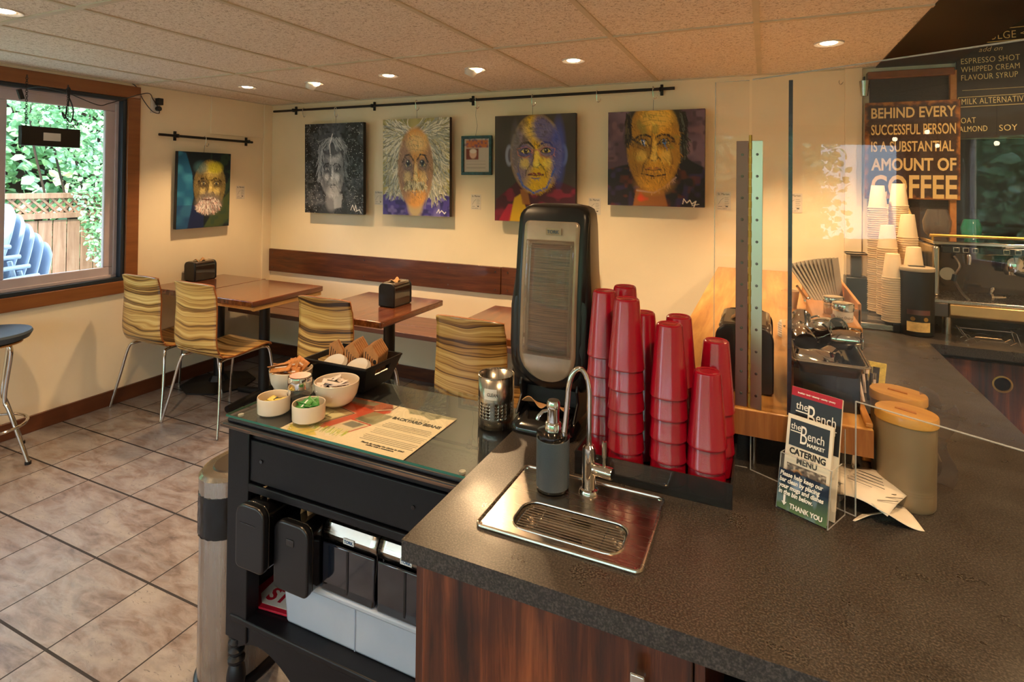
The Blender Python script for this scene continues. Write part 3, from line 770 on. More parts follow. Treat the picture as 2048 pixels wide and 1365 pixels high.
# ------------------------------------------------------------------ picture rails
def rail(name, label, pts, br, axis, loc):
    t = thing(name, label, 'picture rail', loc)
    MB().tube(pts, .010, 12).build('pole', M['iron'], t)
    for q in br:
        b = MB().at(q, (0, 0, 0 if axis == 'x' else PI/2))
        b.box(-.009, .009, .022, .036, -.036, .036).tube([(0, .03, 0), (0, 0, 0)], .008, 8)
        b.tube([(0, -.012, .011), (0, -.014, 0), (0, -.012, -.011)], .006, 8).box(-.009, .009, -.013, .013, -.014, .014)
        b.build('bracket', M['iron'], t, bevel=.002)
    return t
rail('picture_rail', 'long black picture rail across the back wall with five brackets and hooks', [(-4.025, 0, -.001), (-.53, 0, .003)], [(-3.79, 0, 0), (-2.93, 0, 0), (-2.01, 0, 0), (-.615, 0, 0)], 'x', (0, 3.674, 2.176))
rail('picture_rail', 'short black picture rail beside the window', [(0, 2.66, 0), (0, 3.48, -.003)], [(0, 2.80, 0), (0, 3.44, 0)], 'y', (-4.064, 0, 1.888))
# open S hooks without pictures
def s_hook(mb, q, axis='x'):
    rz = 0 if axis == 'x' else PI/2
    mb.at(q, (0, 0, rz)).tube(smoothpath([(0, .012, .0), (0, .008, .013), (0, -.006, .014), (0, -.013, .002), (0, -.011, -.03), (0.002, -.008, -.055), (.012, -.008, -.066), (.026, -.008, -.055), (.028, -.008, -.042)], 5), .0028, 7)
    return mb
for q, lab in (((-3.67, 3.674, 2.176), 'empty S-shaped hook at the corner end of the long rail'), ((-1.04, 3.674, 2.179), 'empty S-shaped hook between the yellow-faced portraits')):
    t = thing('rail_hook', lab, 'hook', q, group='empty hooks on the long rail'); s_hook(MB(), (0, 0, 0)).build('hook', M['chrome'], t)
t = thing('ceiling_hook', 'tiny metal hook on the cream wall above the acrylic sheets', 'hook', (.405, 3.69, 2.16))
MB().tube(smoothpath([(0, .02, 0), (0, 0, 0), (-.012, 0, -.012), (-.02, 0, 0), (-.018, 0, .012)]), .002, 6).build('hook', M['chrome'], t)

# ------------------------------------------------------------------ paintings
def painting(label, x, y, z, W, H, P, edge, axis='x', hang=.13, tilt=.02, depth=.034, off=0.0):
    t = thing('painting', label, 'painting', (x, y, z), rot=(tilt, 0, 0) if axis == 'x' else (0, 0, 0))
    if axis != 'x': t.rotation_euler = Euler((tilt, 0, PI/2), 'XYZ')
    MB().box(-W/2, W/2, 0, depth, -H/2, H/2).build('canvas', edge, t, bevel=.002)
    P.mesh('painted_face', W, H, M['picture'], t, (0, -.0015, 0))
    zt = H/2
    b = MB().tube([(off-.001, depth*.6, zt-.002), (off+.002, depth*.5, zt+hang*.5), (off, depth*.5, zt+hang-.07)], .0011, 5)
    b.build('hanging_wire', M['iron'], t)
    s_hook(MB(), (off, depth*.4, zt+hang)).build('hook', M['chrome'], t)
    return t
def face(P, cx, cy, rx, ry, skin, shade, dark, hi, eye, mouth, ang=0, brow=1.0, wr=1.0):
    """loose expressive head: planes, brows, eyes, nose, mouth, wrinkles; v measured down"""
    def q(u, v): return (cx+u*rx, cy+v*ry/P.asp)
    P.ell(cx, cy, rx, ry, skin, 1, .12)
    msk = P.ellm(cx, cy, rx, ry, .12)
    P.put(P.ellm(cx-rx*.75, cy+.02, rx*.55, ry*.95, .6)*msk*.7, shade); P.put(P.ellm(cx+rx*.95, cy+.05, rx*.45, ry*.9, .6)*msk*.6, shade)
    P.put(P.ellm(cx+rx*.1, cy-ry*.62/P.asp, rx*.55, ry*.22, .8)*.6, hi)
    for s in (-1, 1):
        P.put(P.ellm(*q(s*.42, -.08), rx*.32, ry*.16, .7)*.75, shade)
        P.put(P.ellm(*q(s*.45, .22), rx*.22, ry*.13, .9)*.6, hi)
        P.line([q(s*.12, -.20), q(s*.3, -.29*brow), q(s*.55, -.27*brow), q(s*.74, -.14)], rx*.05, dark, .95)
        P.ell(*q(s*.41, -.09), rx*.19, ry*.06, hi, .8, .3)
        P.ell(*q(s*.41, -.09), rx*.085, ry*.06, eye, 1, .3); P.ell(*q(s*.41, -.09), rx*.045, ry*.03, '101010', 1, .3)
        P.ell(*q(s*.39, -.105), rx*.02, ry*.014, 'FFFFFF', 1, .4)
        P.line([q(s*.2, -.07), q(s*.32, -.145), q(s*.5, -.15), q(s*.63, -.07)], rx*.03, dark, .95)
        P.line([q(s*.22, -.05), q(s*.4, -.02), q(s*.6, -.05)], rx*.02, dark, .8)
        if wr:
            P.line([q(s*.22, .02), q(s*.42, .08), q(s*.64, .02)], rx*.02, dark, .6*wr)
            P.line([q(s*.20, .26), q(s*.38, .42), q(s*.42, .58)], rx*.03, dark, .65*wr)
            P.line([q(s*.66, .15), q(s*.72, .35), q(s*.6, .6)], rx*.025, shade, .8*wr)
            P.line([q(s*.68, -.1), q(s*.84, -.02)], rx*.02, dark, .5*wr)
    P.line([q(-.07, -.15), q(-.10, .1), q(-.17, .27), q(-.06, .33), q(.06, .33), q(.17, .27), q(.10, .14)], rx*.032, dark, .8)
    P.put(P.ellm(*q(.04, .1), rx*.09, ry*.22, .9)*.8, hi); P.put(P.ellm(*q(0, .25), rx*.13, ry*.07, .8)*.7, hi)
    P.put(P.ellm(*q(-.2, .12), rx*.09, ry*.2, .9)*.6, shade)
    P.line([q(-.3, .53), q(-.1, .49), q(0, .51), q(.12, .49), q(.3, .53)], rx*.045, mouth, .95)
    P.line([q(-.3, .53), q(0, .545), q(.3, .53)], rx*.022, dark, 1); P.line([q(-.17, .61), q(0, .63), q(.17, .61)], rx*.03, shade, .8)
    if wr:
        for k in range(4): P.line([q(-.5+.05*k, -.42-.11*k), q(-.1, -.47-.11*k), q(.1, -.45-.11*k), q(.5-.05*k, -.42-.11*k)], rx*.018, dark, .45*wr)
        for s in (-1, 1): P.line([q(s*.05, -.32), q(s*.07, -.16)], rx*.02, dark, .6*wr)
# 1 black and white portrait with speckle
P = Paint(170, 206, '26282B', 11)
P.mottle(5, 6, '4A5058', .8, .45); P.mottle(22, 26, '6B7076', .5, .6); P.mottle(40, 50, '08090A', .8, .6)
for _ in range(700):
    u, v = P.rng.rand(2); P.ell(u, v, .004+.003*P.rng.rand(), .004, ['E8E8EA', '9AA0A8', 'C8CCD2'][P.rng.randint(3)], .85*(abs(u-.5) > .22 or v > .8), .5)
P.poly([(.22, 1.0), (.42, .84), (.62, .84), (.9, 1.0)], '30363A', .8); P.ell(.47, .86, .10, .14, '8A8C90', .8, .5); P.poly([(.5, .78), (.66, .78), (.64, .93), (.52, .95)], 'B8BCC0', .7)
face(P, .48, .53, .20, .36, 'B0B2B6', '4A4E55', '16171A', 'F0F0F2', '30343A', '55585E', wr=.8)
P.ell(.47, .26, .20, .14, '3A3E46', .9, .4); P.hair(240, lambda a, b_: (.36+.28*a, .16+.05*b_), lambda u, v: 2.3 if u < .49 else .9, .13, .007, ['6C727A', 'A6ACB4', '2A2E34', 'C8CCD2'], .75)
P.hair(150, lambda a, b_: (.25+.07*a, .24+.30*b_), lambda u, v: 1.6, .14, .006, ['8A9098', '3A3E44', 'C2C6CC'], .7); P.hair(70, lambda a, b_: (.68+.05*a, .26+.3*b_), lambda u, v: 1.5, .12, .006, ['8A9098', '3A3E44'], .7)
P.line([(.49, .12), (.44, .24), (.46, .42)], .008, 'F2F2F4'); P.strokes(700, P.ellm(.48, .54, .24, .36), .005, .03, 1.2, .22)
for w_ in ([(.80, .955), (.83, .90), (.86, .96), (.88, .90), (.90, .96)], [(.88, .97), (.94, .95), (.97, .985)]): P.line(w_, .006, 'F0F0F0')
painting('black-and-white painted portrait on speckled dark ground, on the long rail', -3.285, 3.625, 1.662, .625, .755, P, plain('charcoal_canvas_edge', '17181A', .6), hang=.118, off=.01)
# 2 white haired portrait
P = Paint(170, 206, 'A8A060', 12); P.mottle(6, 7, 'C8B870', .8, .4); P.mottle(9, 12, '7E8458', .7, .5)
P.poly([(0, 1), (0, .80), (.12, .74), (.3, .76), (.5, .9), (.68, .76), (.9, .72), (1, .8), (1, 1)], '4C3E96', 1)
P.mottle(18, 22, '2A2260', .8, .5, (P.V > .74)*P.polym([(0, 1), (0, .80), (.12, .74), (.3, .76), (.5, .9), (.68, .76), (.9, .72), (1, .8), (1, 1)])); P.mottle(20, 24, '8A80C8', .6, .6, (P.V > .8))
hc = ['E4E0CC', 'B8B8A0', '8C9088', 'F2EEDC', '6E6A50', 'C9C08C', '9AA4A0']
P.hair(700, lambda a, b_: (.31-.20*b_, .08+.62*a), lambda u, v: math.atan2((v-.30)*2.2+.35, (u-.5)), .17, .008, hc, .75, .9)
P.hair(700, lambda a, b_: (.68+.20*b_, .08+.62*a), lambda u, v: math.atan2((v-.30)*2.2+.35, (u-.5)), .19, .008, hc, .75, .9)
P.hair(320, lambda a, b_: (.22+.56*a, .10+.08*b_), lambda u, v: (PI+.5) if u < .45 else -.4, .16, .008, hc, .8, .6)
P.ell(.5, .86, .12, .2, 'C8B078', .9, .4)
face(P, .50, .51, .26, .50, 'E0A04C', '7A6A68', '2A221E', 'F6DC94', '4A5A66', 'A86A4A', brow=1.15)
P.ell(.395, .455, .036, .034, '1C2026', 1, .3); P.ell(.605, .455, .036, .034, '1C2026', 1, .3); P.ell(.385, .445, .010, .010, 'F4F0E4', 1, .3); P.ell(.595, .445, .010, .010, 'F4F0E4', 1, .3)
P.hair(220, lambda a, b_: (.37+.26*a, .645+.04*b_), lambda u, v: 1.57-(u-.5)*5, .07, .007, ['D8CC9C', 'A09060', '5A5240', 'EEE4BC'], .8)
P.strokes(900, P.ellm(.49, .5, .27, .46), .005, .035, 1.3, .25)
P.line([(.82, .965), (.85, .93), (.86, .965), (.89, .94), (.93, .97), (.95, .955)], .007, 'F2F0F8')
painting('painted portrait with wild white hair and purple collar, on the long rail', -2.468, 3.625, 1.673, .615, .755, P, plain('brown_canvas_edge', '2E1E1A', .6), hang=.128)
# 3 yellow and blue bald portrait
P = Paint(170, 206, '3E3631', 13); P.mottle(5, 5, '4A403A', .6); 
P.poly([(0, 1), (.02, .80), (.3, .62), (.75, .6), (1, .68), (1, 1)], '4A1626', 1); P.mottle(10, 24, '8A1E3A', .8, .5, (P.V > .62)*P.polym([(0, 1), (.02, .80), (.3, .62), (.75, .6), (1, .68), (1, 1)]))
P.poly([(.18, 1), (.26, .78), (.34, .74), (.42, .9), (.40, 1)], 'E0B41C', 1); P.poly([(.05, 1), (.18, .84), (.24, .84), (.2, 1)], 'B81E3C', .9); P.poly([(.33, .7), (.42, .7), (.46, .84), (.36, .84)], 'A86A2C', .9)
for s_, c_ in ((-1, '8E96B4'), (1, '6878B8')): P.ell(.525+s_*.335, .38, .05, .12, c_, 1, .3); P.ell(.525+s_*.325, .38, .025, .08, '3A2E40', .8, .3)
face(P, .525, .37, .31, .44, 'E8BE20', '3C46A0', '241C28', 'FFE868', '2A2A30', '8A3A2E', brow=1.05)
P.put(P.ellm(.68, .12, .2, .2, .4)*P.ellm(.525, .37, .31, .44, .1)*.85, '3440A0'); P.put(P.ellm(.80, .35, .08, .34, .6)*.8, '4A58B8'); P.put(P.ellm(.27, .3, .06, .26, .7)*.7, '6A6A70')
P.line([(.30, .55), (.36, .66), (.5, .73), (.66, .68), (.76, .5)], .016, '3A64C8', .8); P.mottle(24, 30, '4A4028', .6, .6, P.ellm(.45, .15, .25, .2, .5))
for s_ in (-1, 1): P.line([(.525+s_*.05, .33), (.525+s_*.06, .38), (.525+s_*.14, .405), (.525+s_*.22, .38), (.525+s_*.235, .32), (.525+s_*.12, .30), (.525+s_*.05, .33)], .006, 'C87A6A', .9)
P.line([(.47, .33), (.58, .33)], .005, 'C87A6A', .9); P.strokes(900, P.ellm(.525, .37, .32, .45), .005, .03, .8, .25)
painting('painted portrait of a bald man in yellow and blue with glasses and maroon robe', -1.476, 3.625, 1.663, .61, .755, P, plain('wine_canvas_edge', '2C1418', .6), hang=.128, off=-.02)
# 4 stern portrait, square, dark coat
P = Paint(190, 190, '5A4252', 14); P.mottle(5, 5, '7C6478', .8, .45); P.mottle(14, 14, '8E6A74', .5, .55); P.mottle(20, 20, '3A2836', .7, .6)
P.poly([(0, 1), (0, .62), (.14, .58), (.3, .55), (.8, .48), (.9, .55), (1, .6), (1, 1)], '231B22', 1); P.mottle(16, 16, '3E2C58', .8, .55, (P.V > .6)*.9); P.mottle(20, 20, '6A2E1C', .7, .65, (P.V > .6)*.9)
P.poly([(.28, 1), (.31, .82), (.6, .84), (.64, 1)], 'A0642A', .9); P.mottle(14, 14, 'E0481E', .9, .6, P.polym([(.28, 1), (.33, .84), (.48, .86), (.46, 1)])); P.line([(.32, .84), (.5, .86), (.6, .8), (.72, .7)], .012, 'B49A98', .8)
P.ell(.50, .26, .315, .46, '3A3020', 1, .15)
face(P, .49, .37, .275, .47, 'DDA32A', '8A6420', '2A1E14', 'F8D45E', '3A7EC8', 'B06A2E', brow=.85)
P.mottle(18, 18, '7E8A3A', .5, .6, P.ellm(.5, .3, .25, .3, .4)); P.put(P.ellm(.5, .76, .2, .12, .5)*.5, 'C8902A'); P.line([(.36, .66), (.5, .69), (.62, .67)], .01, '2A1410')
P.line([(.26, .30), (.38, .355), (.46, .37)], .012, '3A2A16', .9); P.line([(.52, .36), (.60, .32), (.70, .33)], .012, '3A2A16', .9)
P.hair(160, lambda a, b_: (.20+.04*b_, .02+.26*a), lambda u, v: 1.5, .09, .007, ['2A2018', '5A4A30', '141010'], .8); P.hair(200, lambda a, b_: (.76+.05*b_, .02+.4*a), lambda u, v: 1.4, .10, .007, ['2A2018', '5A5A50', '141010'], .8)
P.strokes(1000, P.ellm(.5, .38, .3, .48), .005, .03, 1.2, .25)
P.line([(.79, .97), (.80, .92), (.83, .96), (.86, .93), (.88, .97), (.92, .94), (.90, 1.0)], .006, 'F4E8D8'); P.line([(.88, .985), (.95, .97)], .004, 'F4E8D8')
painting('square painted portrait of a stern man with blue eyes and dark coat', -.645, 3.635, 1.728, .61, .615, P, plain('plum_canvas_edge', '1C1218', .6), hang=.142, off=-.015, tilt=.01)
# 5 bearded portrait on the left wall
P = Paint(150, 196, '12202A', 15); P.poly([(0, 1), (0, 0), (.14, .02), (.26, .28), (.30, .6), (.2, 1)], '1B5C86', 1); P.mottle(5, 9, '3C8CB0', .8, .45, P.polym([(0, 1), (0, 0), (.14, .02), (.26, .28), (.30, .6), (.2, 1)])); P.put((P.V > .7)*(P.U < .5)*.5, '1A2C6A')
P.poly([(.5, 1), (.72, .74), (1, .52), (1, .9), (.85, 1)], '4A5A34', .8); P.mottle(12, 16, '2E4A3A', .7, .5, P.U > .6)
face(P, .60, .44, .30, .44, 'A89450', '4E4438', '1A1612', 'E0CC84', '3A4A4E', '7A4A3A', wr=1.1)
P.put(P.ellm(.68, .2, .15, .1, .6)*.8, 'C8C42C'); P.put(P.ellm(.42, .2, .12, .1, .7)*.6, '4A7C86')
P.ell(.59, .68, .25, .20, '7A726C', .9, .4)
P.hair(520, lambda a, b_: (.59+.22*math.cos(6.28*a)*b_**.5, .69+.10*math.sin(6.28*a)*b_**.5), lambda u, v: 1.57-(u-.59)*2.5, .06, .007, ['E6E0DA', 'B0A8A4', '7A706C', 'F4EEEA', 'C89890'], .85); P.line([(.46, .625), (.58, .635), (.68, .62)], .014, '5A2E26', .95)
P.strokes(700, P.ellm(.6, .42, .32, .45), .006, .035, 1.2, .3)
t = painting('small painted portrait of a white-bearded man on blue, beside the window', -4.045, 3.02, 1.475, .455, .595, P, plain('navy_canvas_edge', '101824', .6), 'y', hang=.115, off=0)

# framed notice
t = thing('framed_notice', 'small teal-framed printed notice hanging on a wire between two portraits', 'picture frame', (-1.965, 3.688, 1.762), rot=(.02, 0, 0))
b = MB().box(-.128, .128, -.012, .008, .125, .147).box(-.128, .128, -.012, .008, -.147, -.125).box(-.128, -.106, -.012, .008, -.125, .125).box(.106, .128, -.012, .008, -.125, .125)
b.build('frame', plain('teal_marbled_frame', '1E4A50', .3, var=.3, vscale=40), t, bevel=.003)
P = Paint(64, 76, 'C8BEB2', 4); P.poly([(.08, .05), (.95, .05), (.95, .27), (.08, .27)], 'C87848', 1); P.mottle(14, 20, '5A4A78', .7, .5, P.V < .27); P.poly([(.08, .3), (.58, .3), (.58, .63), (.08, .63)], '7A3A30', 1); P.ell(.36, .46, .14, .17, 'E0B8A0', 1, .3); P.ell(.36, .38, .14, .08, 'EDE6DC', .8, .4)
for k in range(10): P.line([(.1, .68+.03*k), (.85, .68+.03*k)], .004, '6A625A', .6)
P.mesh('printed_sheet', .213, .251, M['print'], t, (0, .0, 0))
MB().tube([(-.01, .0, .147), (.008, -.006, .22), (-.006, -.008, .30), (0, -.01, .345)], .001, 5).build('hanging_wire', M['iron'], t); s_hook(MB(), (0, -.012, .413)).build('hook', M['chrome'], t)

# gallery cards on the wall
cards = [(-2.878, 3.709, 1.423, 0, 'between the black-and-white and white-haired portraits'), (-1.978, 3.709, 1.412, 0, 'below the framed notice'), (-1.06, 3.709, 1.405, 0, 'just behind the tall napkin dispenser top'), (-.234, 3.709, 1.461, 0, 'beside the square stern portrait'), (-4.098, 3.395, 1.45, PI/2, 'beside the bearded portrait'), (.16, 3.709, 1.46, 0, 'behind the dark-edged acrylic sheet')]
m0 = None
for x, y, z, rz, lab in cards:
    if m0 is None:
        t = m0 = thing('gallery_card', 'small white printed gallery card '+lab, 'card', (x, y, z), rz, 'gallery cards on the walls')
        MB().box(-.042, .042, -.0012, 0, -.057, .057).build('card', M['paper'], t)
        text('St. Marten', .019, M['ink'], t, (-.034, -.0014, .038), FRONT, sx=.85)
        text('G A L L E R Y', .009, M['ink'], t, (-.034, -.0014, -.05), FRONT, name='lettering')
        b = MB()
        for k in range(5): b.box(.006, .006+.022+.004*(k % 2), -.0015, -.0013, .020-.011*k, .0215-.011*k)
        b.at().tube([(-.03, -.0014, -.02), (-.018, -.0014, .004), (.0, -.0014, .02)], .0007, 4).box(-.032, -.008, -.0015, -.0013, -.034, -.032).box(.012, .026, -.0015, -.0013, -.036, -.030)
        b.build('fine_print', M['ink'], t)
    else: dup(m0, (x, y, z), rz, 'small white printed gallery card '+lab)

# tabletop napkin boxes
def napkin_box(loc, rz, label, sc=1.0):
    t = thing('napkin_dispenser', label, 'napkin dispenser', loc, rz, 'black tabletop napkin dispensers')
    w, d, h = .060*sc, .095*sc, .145*sc
    pr = rrect(2*w, h, [.008, .008, .035, .035], 6, 0, h/2+.004)
    for s in (-1, 1): MB().prism(pr, s*d, s*(d-.014), 'Y').build('end_cap', M['black'], t, bevel=.004)
    pr2 = rrect(2*w-.008, h-.004, [.004, .004, .034, .034], 6, 0, h/2+.004)
    MB().prism(pr2, -d+.013, d-.013, 'Y').build('sleeve', plain('smoky_window', '2A2420', .1, coat=.8) if 'smoky' not in M else M['smoky'], t, bevel=.002)
    MB().box(-w+.004, w-.004, -d+.01, d-.01, 0, .008).build('base', M['black'], t, bevel=.003)
    MB().box(-w*.9, w*.9, -d+.014, d-.014, h-.018, h+.0045).build('top_panel', plain('satin_brown_top', '4E4136', .25, coat=.6) if 'satin' not in M else M['satin'], t, bevel=.012)
    def nk(u, v):
        x = (u-.5)*.06*sc; y = (v-.5)*.09*sc
        return (x*(1-.3*v), y, h+.002+.035*sc*math.exp(-((u-.5)*2.2)**2)*(.5+.5*math.sin(v*9+u*3))**1.0*(1-abs(v-.5)))
    MB().grid(nk, 10, 14).build('napkin', M['napkin'], t, solid=.001)
    return t
M['smoky'] = plain('smoky_window', '2A2420', .1, coat=.8); M['satin'] = plain('satin_brown_top', '4E4136', .25, coat=.6)
napkin_box((-4.015, 2.975, .775), .0, 'black napkin dispenser on the corner table')
napkin_box((-2.145, 2.945, .775), .0, 'black napkin dispenser on the middle table, napkin tip showing')
# ------------------------------------------------------------------ black washstand cart
CX0, CX1, CY0, CY1, CZ = -1.40, -.640, 1.165, 1.565, .862
t = thing('wooden_cart', 'black painted wooden stand with drawer front, open shelf and turned legs', 'cabinet', (0, 0, 0))
P_ = M['navyblack']
mold = metal('worn_edge', '6A4A34', .5)
mold = plain('worn_moulding', '1C1D24', .4, var=.2, vscale=30)
b = MB().box(CX0-.022, CX1+.018, CY0-.020, CY1+.01, CZ, CZ+.012).box(CX0-.032, CX1+.018, CY0-.030, CY1+.01, CZ-.014, CZ)
b.build('top', mold, t, bevel=.005, seg=3)
mw = wood('moulding_worn_stripe', '241A16', '6E5140', '97765C', 'X', 6, 30, .5, .1, .5, (.40, .55, .8))
MB().box(CX0-.0345, CX1+.018, CY0-.0325, CY0-.026, CZ-.011, CZ-.004).build('worn_stripe', mw, t, bevel=.001)
for x in (CX0, CX1-.045):
    for y in (CY0, CY1-.045): MB().box(x-.04*(x < -1), x+.045, y, y+.045, .225, CZ-.014).build('post', P_, t, bevel=.003)
MB().box(CX0, CX1, CY1-.02, CY1-.008, .24, CZ-.014).build('back_panel', M['blackmatte'], t)
MB().box(CX0-.036, CX0-.024, CY0+.045, CY1-.045, .24, CZ-.014).build('side_panel', P_, t)
MB().box(CX1-.012, CX1, CY0+.045, CY1-.045, .24, CZ-.014).build('side_panel', P_, t)
d = MB().box(CX0+.01, CX1-.046, CY0+.006, CY0+.024, .692, .812).build('drawer', P_, t, bevel=.004)
MB().box(CX0, CX1-.04, CY0+.012, CY0+.03, .812, CZ-.014).box(CX0, CX1-.04, CY0+.001, CY0+.03, .664, .688).build('rail', P_, t, bevel=.003)
MB().box(CX0, CX1-.04, CY0+.03, CY1-.02, .664, .676).build('drawer_bottom', M['blackmatte'], t)
b = MB()
for x in (-1.31, -.79): b.at((x, CY0+.006, .758), (PI/2, 0, 0)).cyl(.0055, -.001, .003, 14)
b.build('bolts', M['blackgloss'], d)
MB().box(CX0-.02, CX1-.005, CY0-.004, CY1-.02, .278, .296).build('shelf', P_, t, bevel=.004)
ap = [(CX0+.005, .278), (CX0+.005, .225), (CX0+.10, .222)]+[(CX0+.10+.20*k/8, .222-.045*math.sin(PI/2*k/8)**2) for k in range(1, 9)]+[(CX1-.30+.2*k/8, .177+.045*(1-math.cos(PI/2*k/8)**2)) for k in range(9)]+[(CX1-.045, .225), (CX1-.045, .278)]
ap = [(CX0+.005, .278), (CX0+.005, .20)]+[(CX0+.005+.08*k/6, .20+.028*math.sin(PI/2*k/6)) for k in range(1, 7)]+[(CX0+.085+.17*k/8, .228-.085*(1-math.cos(PI/2*k/8))) for k in range(1, 9)]+[(CX1-.30, .143)]+[(CX1-.30+.17*k/8, .143+.085*math.sin(PI/2*k/8)) for k in range(1, 9)]+[(CX1-.045, .20), (CX1-.045, .278)]
MB().prism([(x, z) for x, z in ap], CY0+.006, CY0+.022, 'Y').build('apron', P_, t, bevel=.002)
MB().prism([(CY0+.04, .278), (CY0+.04, .21), (CY0+.15, .16), (CY1-.15, .16), (CY1-.04, .21), (CY1-.04, .278)], CX0-.03, CX0-.016, 'X').build('apron', P_, t, bevel=.002)
lp = [(.018, .225), (.022, .222), (.014, .212), (.023, .203), (.023, .196), (.014, .187), (.023, .178), (.023, .171), (.014, .162), (.024, .153), (.024, .145), (.015, .136), (.023, .126), (.027, .10), (.022, .06), (.013, .03), (.02, .015), (.016, 0)]
for x in (CX0-.0175, CX1-.022):
    for y in (CY0+.022, CY1-.022): MB().at((x, y, 0)).lathe(lp, 20).build('leg', P_, t)
GZ = .885
t = thing('glass_sheet', 'clear glass sheet with green edges lying on the black stand', 'glass sheet', (0, 0, 0))
MB().box(CX0-.020, CX1+.013, CY0-.024, CY1+.02, GZ-.006, GZ).build('sheet', M['tabletopglass'], t, smooth=False)
MB().box(CX0-.0205, CX1+.013, CY0-.0247, CY0-.0238, GZ-.006, GZ).box(CX0-.0208, CX0-.0200, CY0-.024, CY1+.02, GZ-.006, GZ).build('edge', M['glassedge'], t, smooth=False)
b = MB()
for x, y in ((CX0+.005, CY0+.005), (CX1-.012, CY0+.005), (CX0+.005, CY1), (CX1-.012, CY1)): b.at((x, y, 0)).cyl(.008, CZ+.012, GZ-.006, 14)
b.build('bumpers', M['liteplastic'], t)
struct_ = None
# poster under the glass
t = thing('printed_poster', 'large printed poster about coffee beans lying under the glass, with a red barn drawing', 'poster', (-1.018, 1.287, CZ+.0145))
PW, PH = .412, .272
P = Paint(250, 165, 'EFD9BC', 21); P.mottle(6, 4, 'E8CFAE', .5)
P.poly([(.06, .98), (.02, .86), (.10, .80), (.22, .86), (.30, .95), (.2, 1)], 'D8B838', .9)
P.poly([(.0, .0), (.45, .0), (.50, .10), (.34, .26), (.0, .18)], 'A8431F', .9); P.mottle(18, 12, '5A2014', .6, .55, P.polym([(.0, .0), (.45, .0), (.50, .10), (.34, .26), (.0, .18)]))
P.poly([(.04, .04), (.36, .03), (.33, .13), (.05, .12)], '8A8068', .9); P.poly([(.0, .12), (.40, .22), (.50, .12), (.52, .2), (.40, .42), (.30, .78), (.18, .78), (.30, .36), (.0, .26)], 'CB4424', .95)
P.poly([(0, .26), (.29, .38), (.17, .78), (.0, .70)], 'B8966A', .9); P.poly([(.05, .38), (.25, .44), (.17, .70), (.03, .66)], 'E8D8A8', .95); P.poly([(.08, .58), (.18, .60), (.14, .72), (.04, .68)], '6A6448', .8)
P.line([(0, .26), (.29, .37), (.17, .79)], .006, '3A1A14'); P.line([(.14, .44), (.13, .55), (.19, .56)], .005, '5A5430')
P.poly([(.40, .24), (.58, .26), (.53, .52), (.35, .48)], '9A906A', .85); P.mottle(9, 9, '5E5A44', .7, .5, P.polym([(.40, .24), (.58, .26), (.53, .52), (.35, .48)]))
P.poly([(.34, .5), (.52, .53), (.44, .80), (.27, .78)], 'E0C8A8', .9); P.poly([(.36, .53), (.48, .55), (.44, .66), (.33, .64)], '70706A', .9); P.line([(.34, .5), (.52, .53), (.45, .76)], .008, 'C02C22'); P.line([(.50, .0), (.50, .13), (.40, .24)], .006, '4A2018')
for k in range(60):
    u = .12+.34*P.rng.rand(); v = .80+.08*P.rng.rand(); P.line([(u, v), (u-.02+.03*P.rng.rand(), v-.09)], .004, ['B8C030', '98A428', 'D8D050', '6E8A28'][k % 4], .8)
for k in range(50):
    u = .02+.2*P.rng.rand(); v = .86+.1*P.rng.rand(); P.line([(u, v), (u+.03, v-.05)], .005, ['D8C838', 'E0B040', '8E9A30'][k % 3], .7)
P.poly([(.55, 0), (1, 0), (1, .05), (.9, .07), (.85, .16), (.75, .10), (.65, .12), (.6, .03)], '8C8870', .8); P.mottle(30, 20, '50523E', .7, .5, P.polym([(.6, 0), (.98, 0), (.9, .07), (.85, .14), (.75, .10), (.65, .10)]))
for k in range(6):
    u = .70+.028*k; P.ell(u, .235, .012, .030, '8A7A60', .9, .3, .25); P.ell(u, .235, .008, .024, 'EFD9BC', .9, .3, .25)
ln = [(.42, .40), (.45, .43), (.47, .46), (.44, .49), (0, 0), (.5, .56), (.48, .59), (.46, .62), (.48, .65), (0, 0), (.5, .71), (.5, .74), (.47, .77), (.5, .80)]
for w_, v in ln:
    if not v: continue
    c = .78; u = c-w_/2*.82
    while u < c+w_/2*.82:
        l = .012+.02*P.rng.rand(); P.line([(u, v), (min(u+l, c+w_/2*.82), v)], .0042, '6A5A48', .85); u += l+.006
P.mesh('printed_sheet', PW, PH, M['print'], t, (0, 0, 0), (0, 0, 0))
text('BACKYARD BEANS', .0205, M['ink'], t, (.115, .054, .0004), (0, 0, 0), bold=.0007, align='CENTER', sx=.93)
text('Thanks for making the choice to drink\ncoffee with a conscience.', .0088, M['ink'], t, (.115, -.100, .0004), (0, 0, 0), align='CENTER', shear=.3, bold=.0002)

# bowls, shaker, basket -------------------------------------------------
def bowl(name, label, loc, prof, n=44, group=None, cat='bowl'):
    t = thing(name, label, cat, loc, group=group)
    MB().lathe(prof, n, cap0=True, cap1=True).build('body', M['white'], t)
    return t
bp = [(.030, 0), (.040, .001), (.055, .012), (.066, .032), (.071, .055), (.072, .070), (.070, .0715), (.068, .070), (.066, .054), (.060, .033), (.048, .016), (.001, .010)]
bpb = [(r*1.0, z*1.0) for r, z in bp]
bowl('bowl', 'round white bowl full of brown sugar packets', (-1.398, 1.362, GZ), [(r*.93, z) for r, z in bp])
bowl('bowl', 'largest round white bowl, filled with white sugar packets, in front of the basket', (-1.190, 1.342, GZ), [(r*.93, z*1.0) for r, z in bp])
sp_ = [(.040, 0), (.045, .004), (.046, .045), (.045, .048), (.043, .047), (.0415, .012), (.001, .010)]
bowl('ramekin', 'small white straight-sided dish with yellow sweetener packets', (-1.312, 1.214, GZ), sp_, cat='dish')
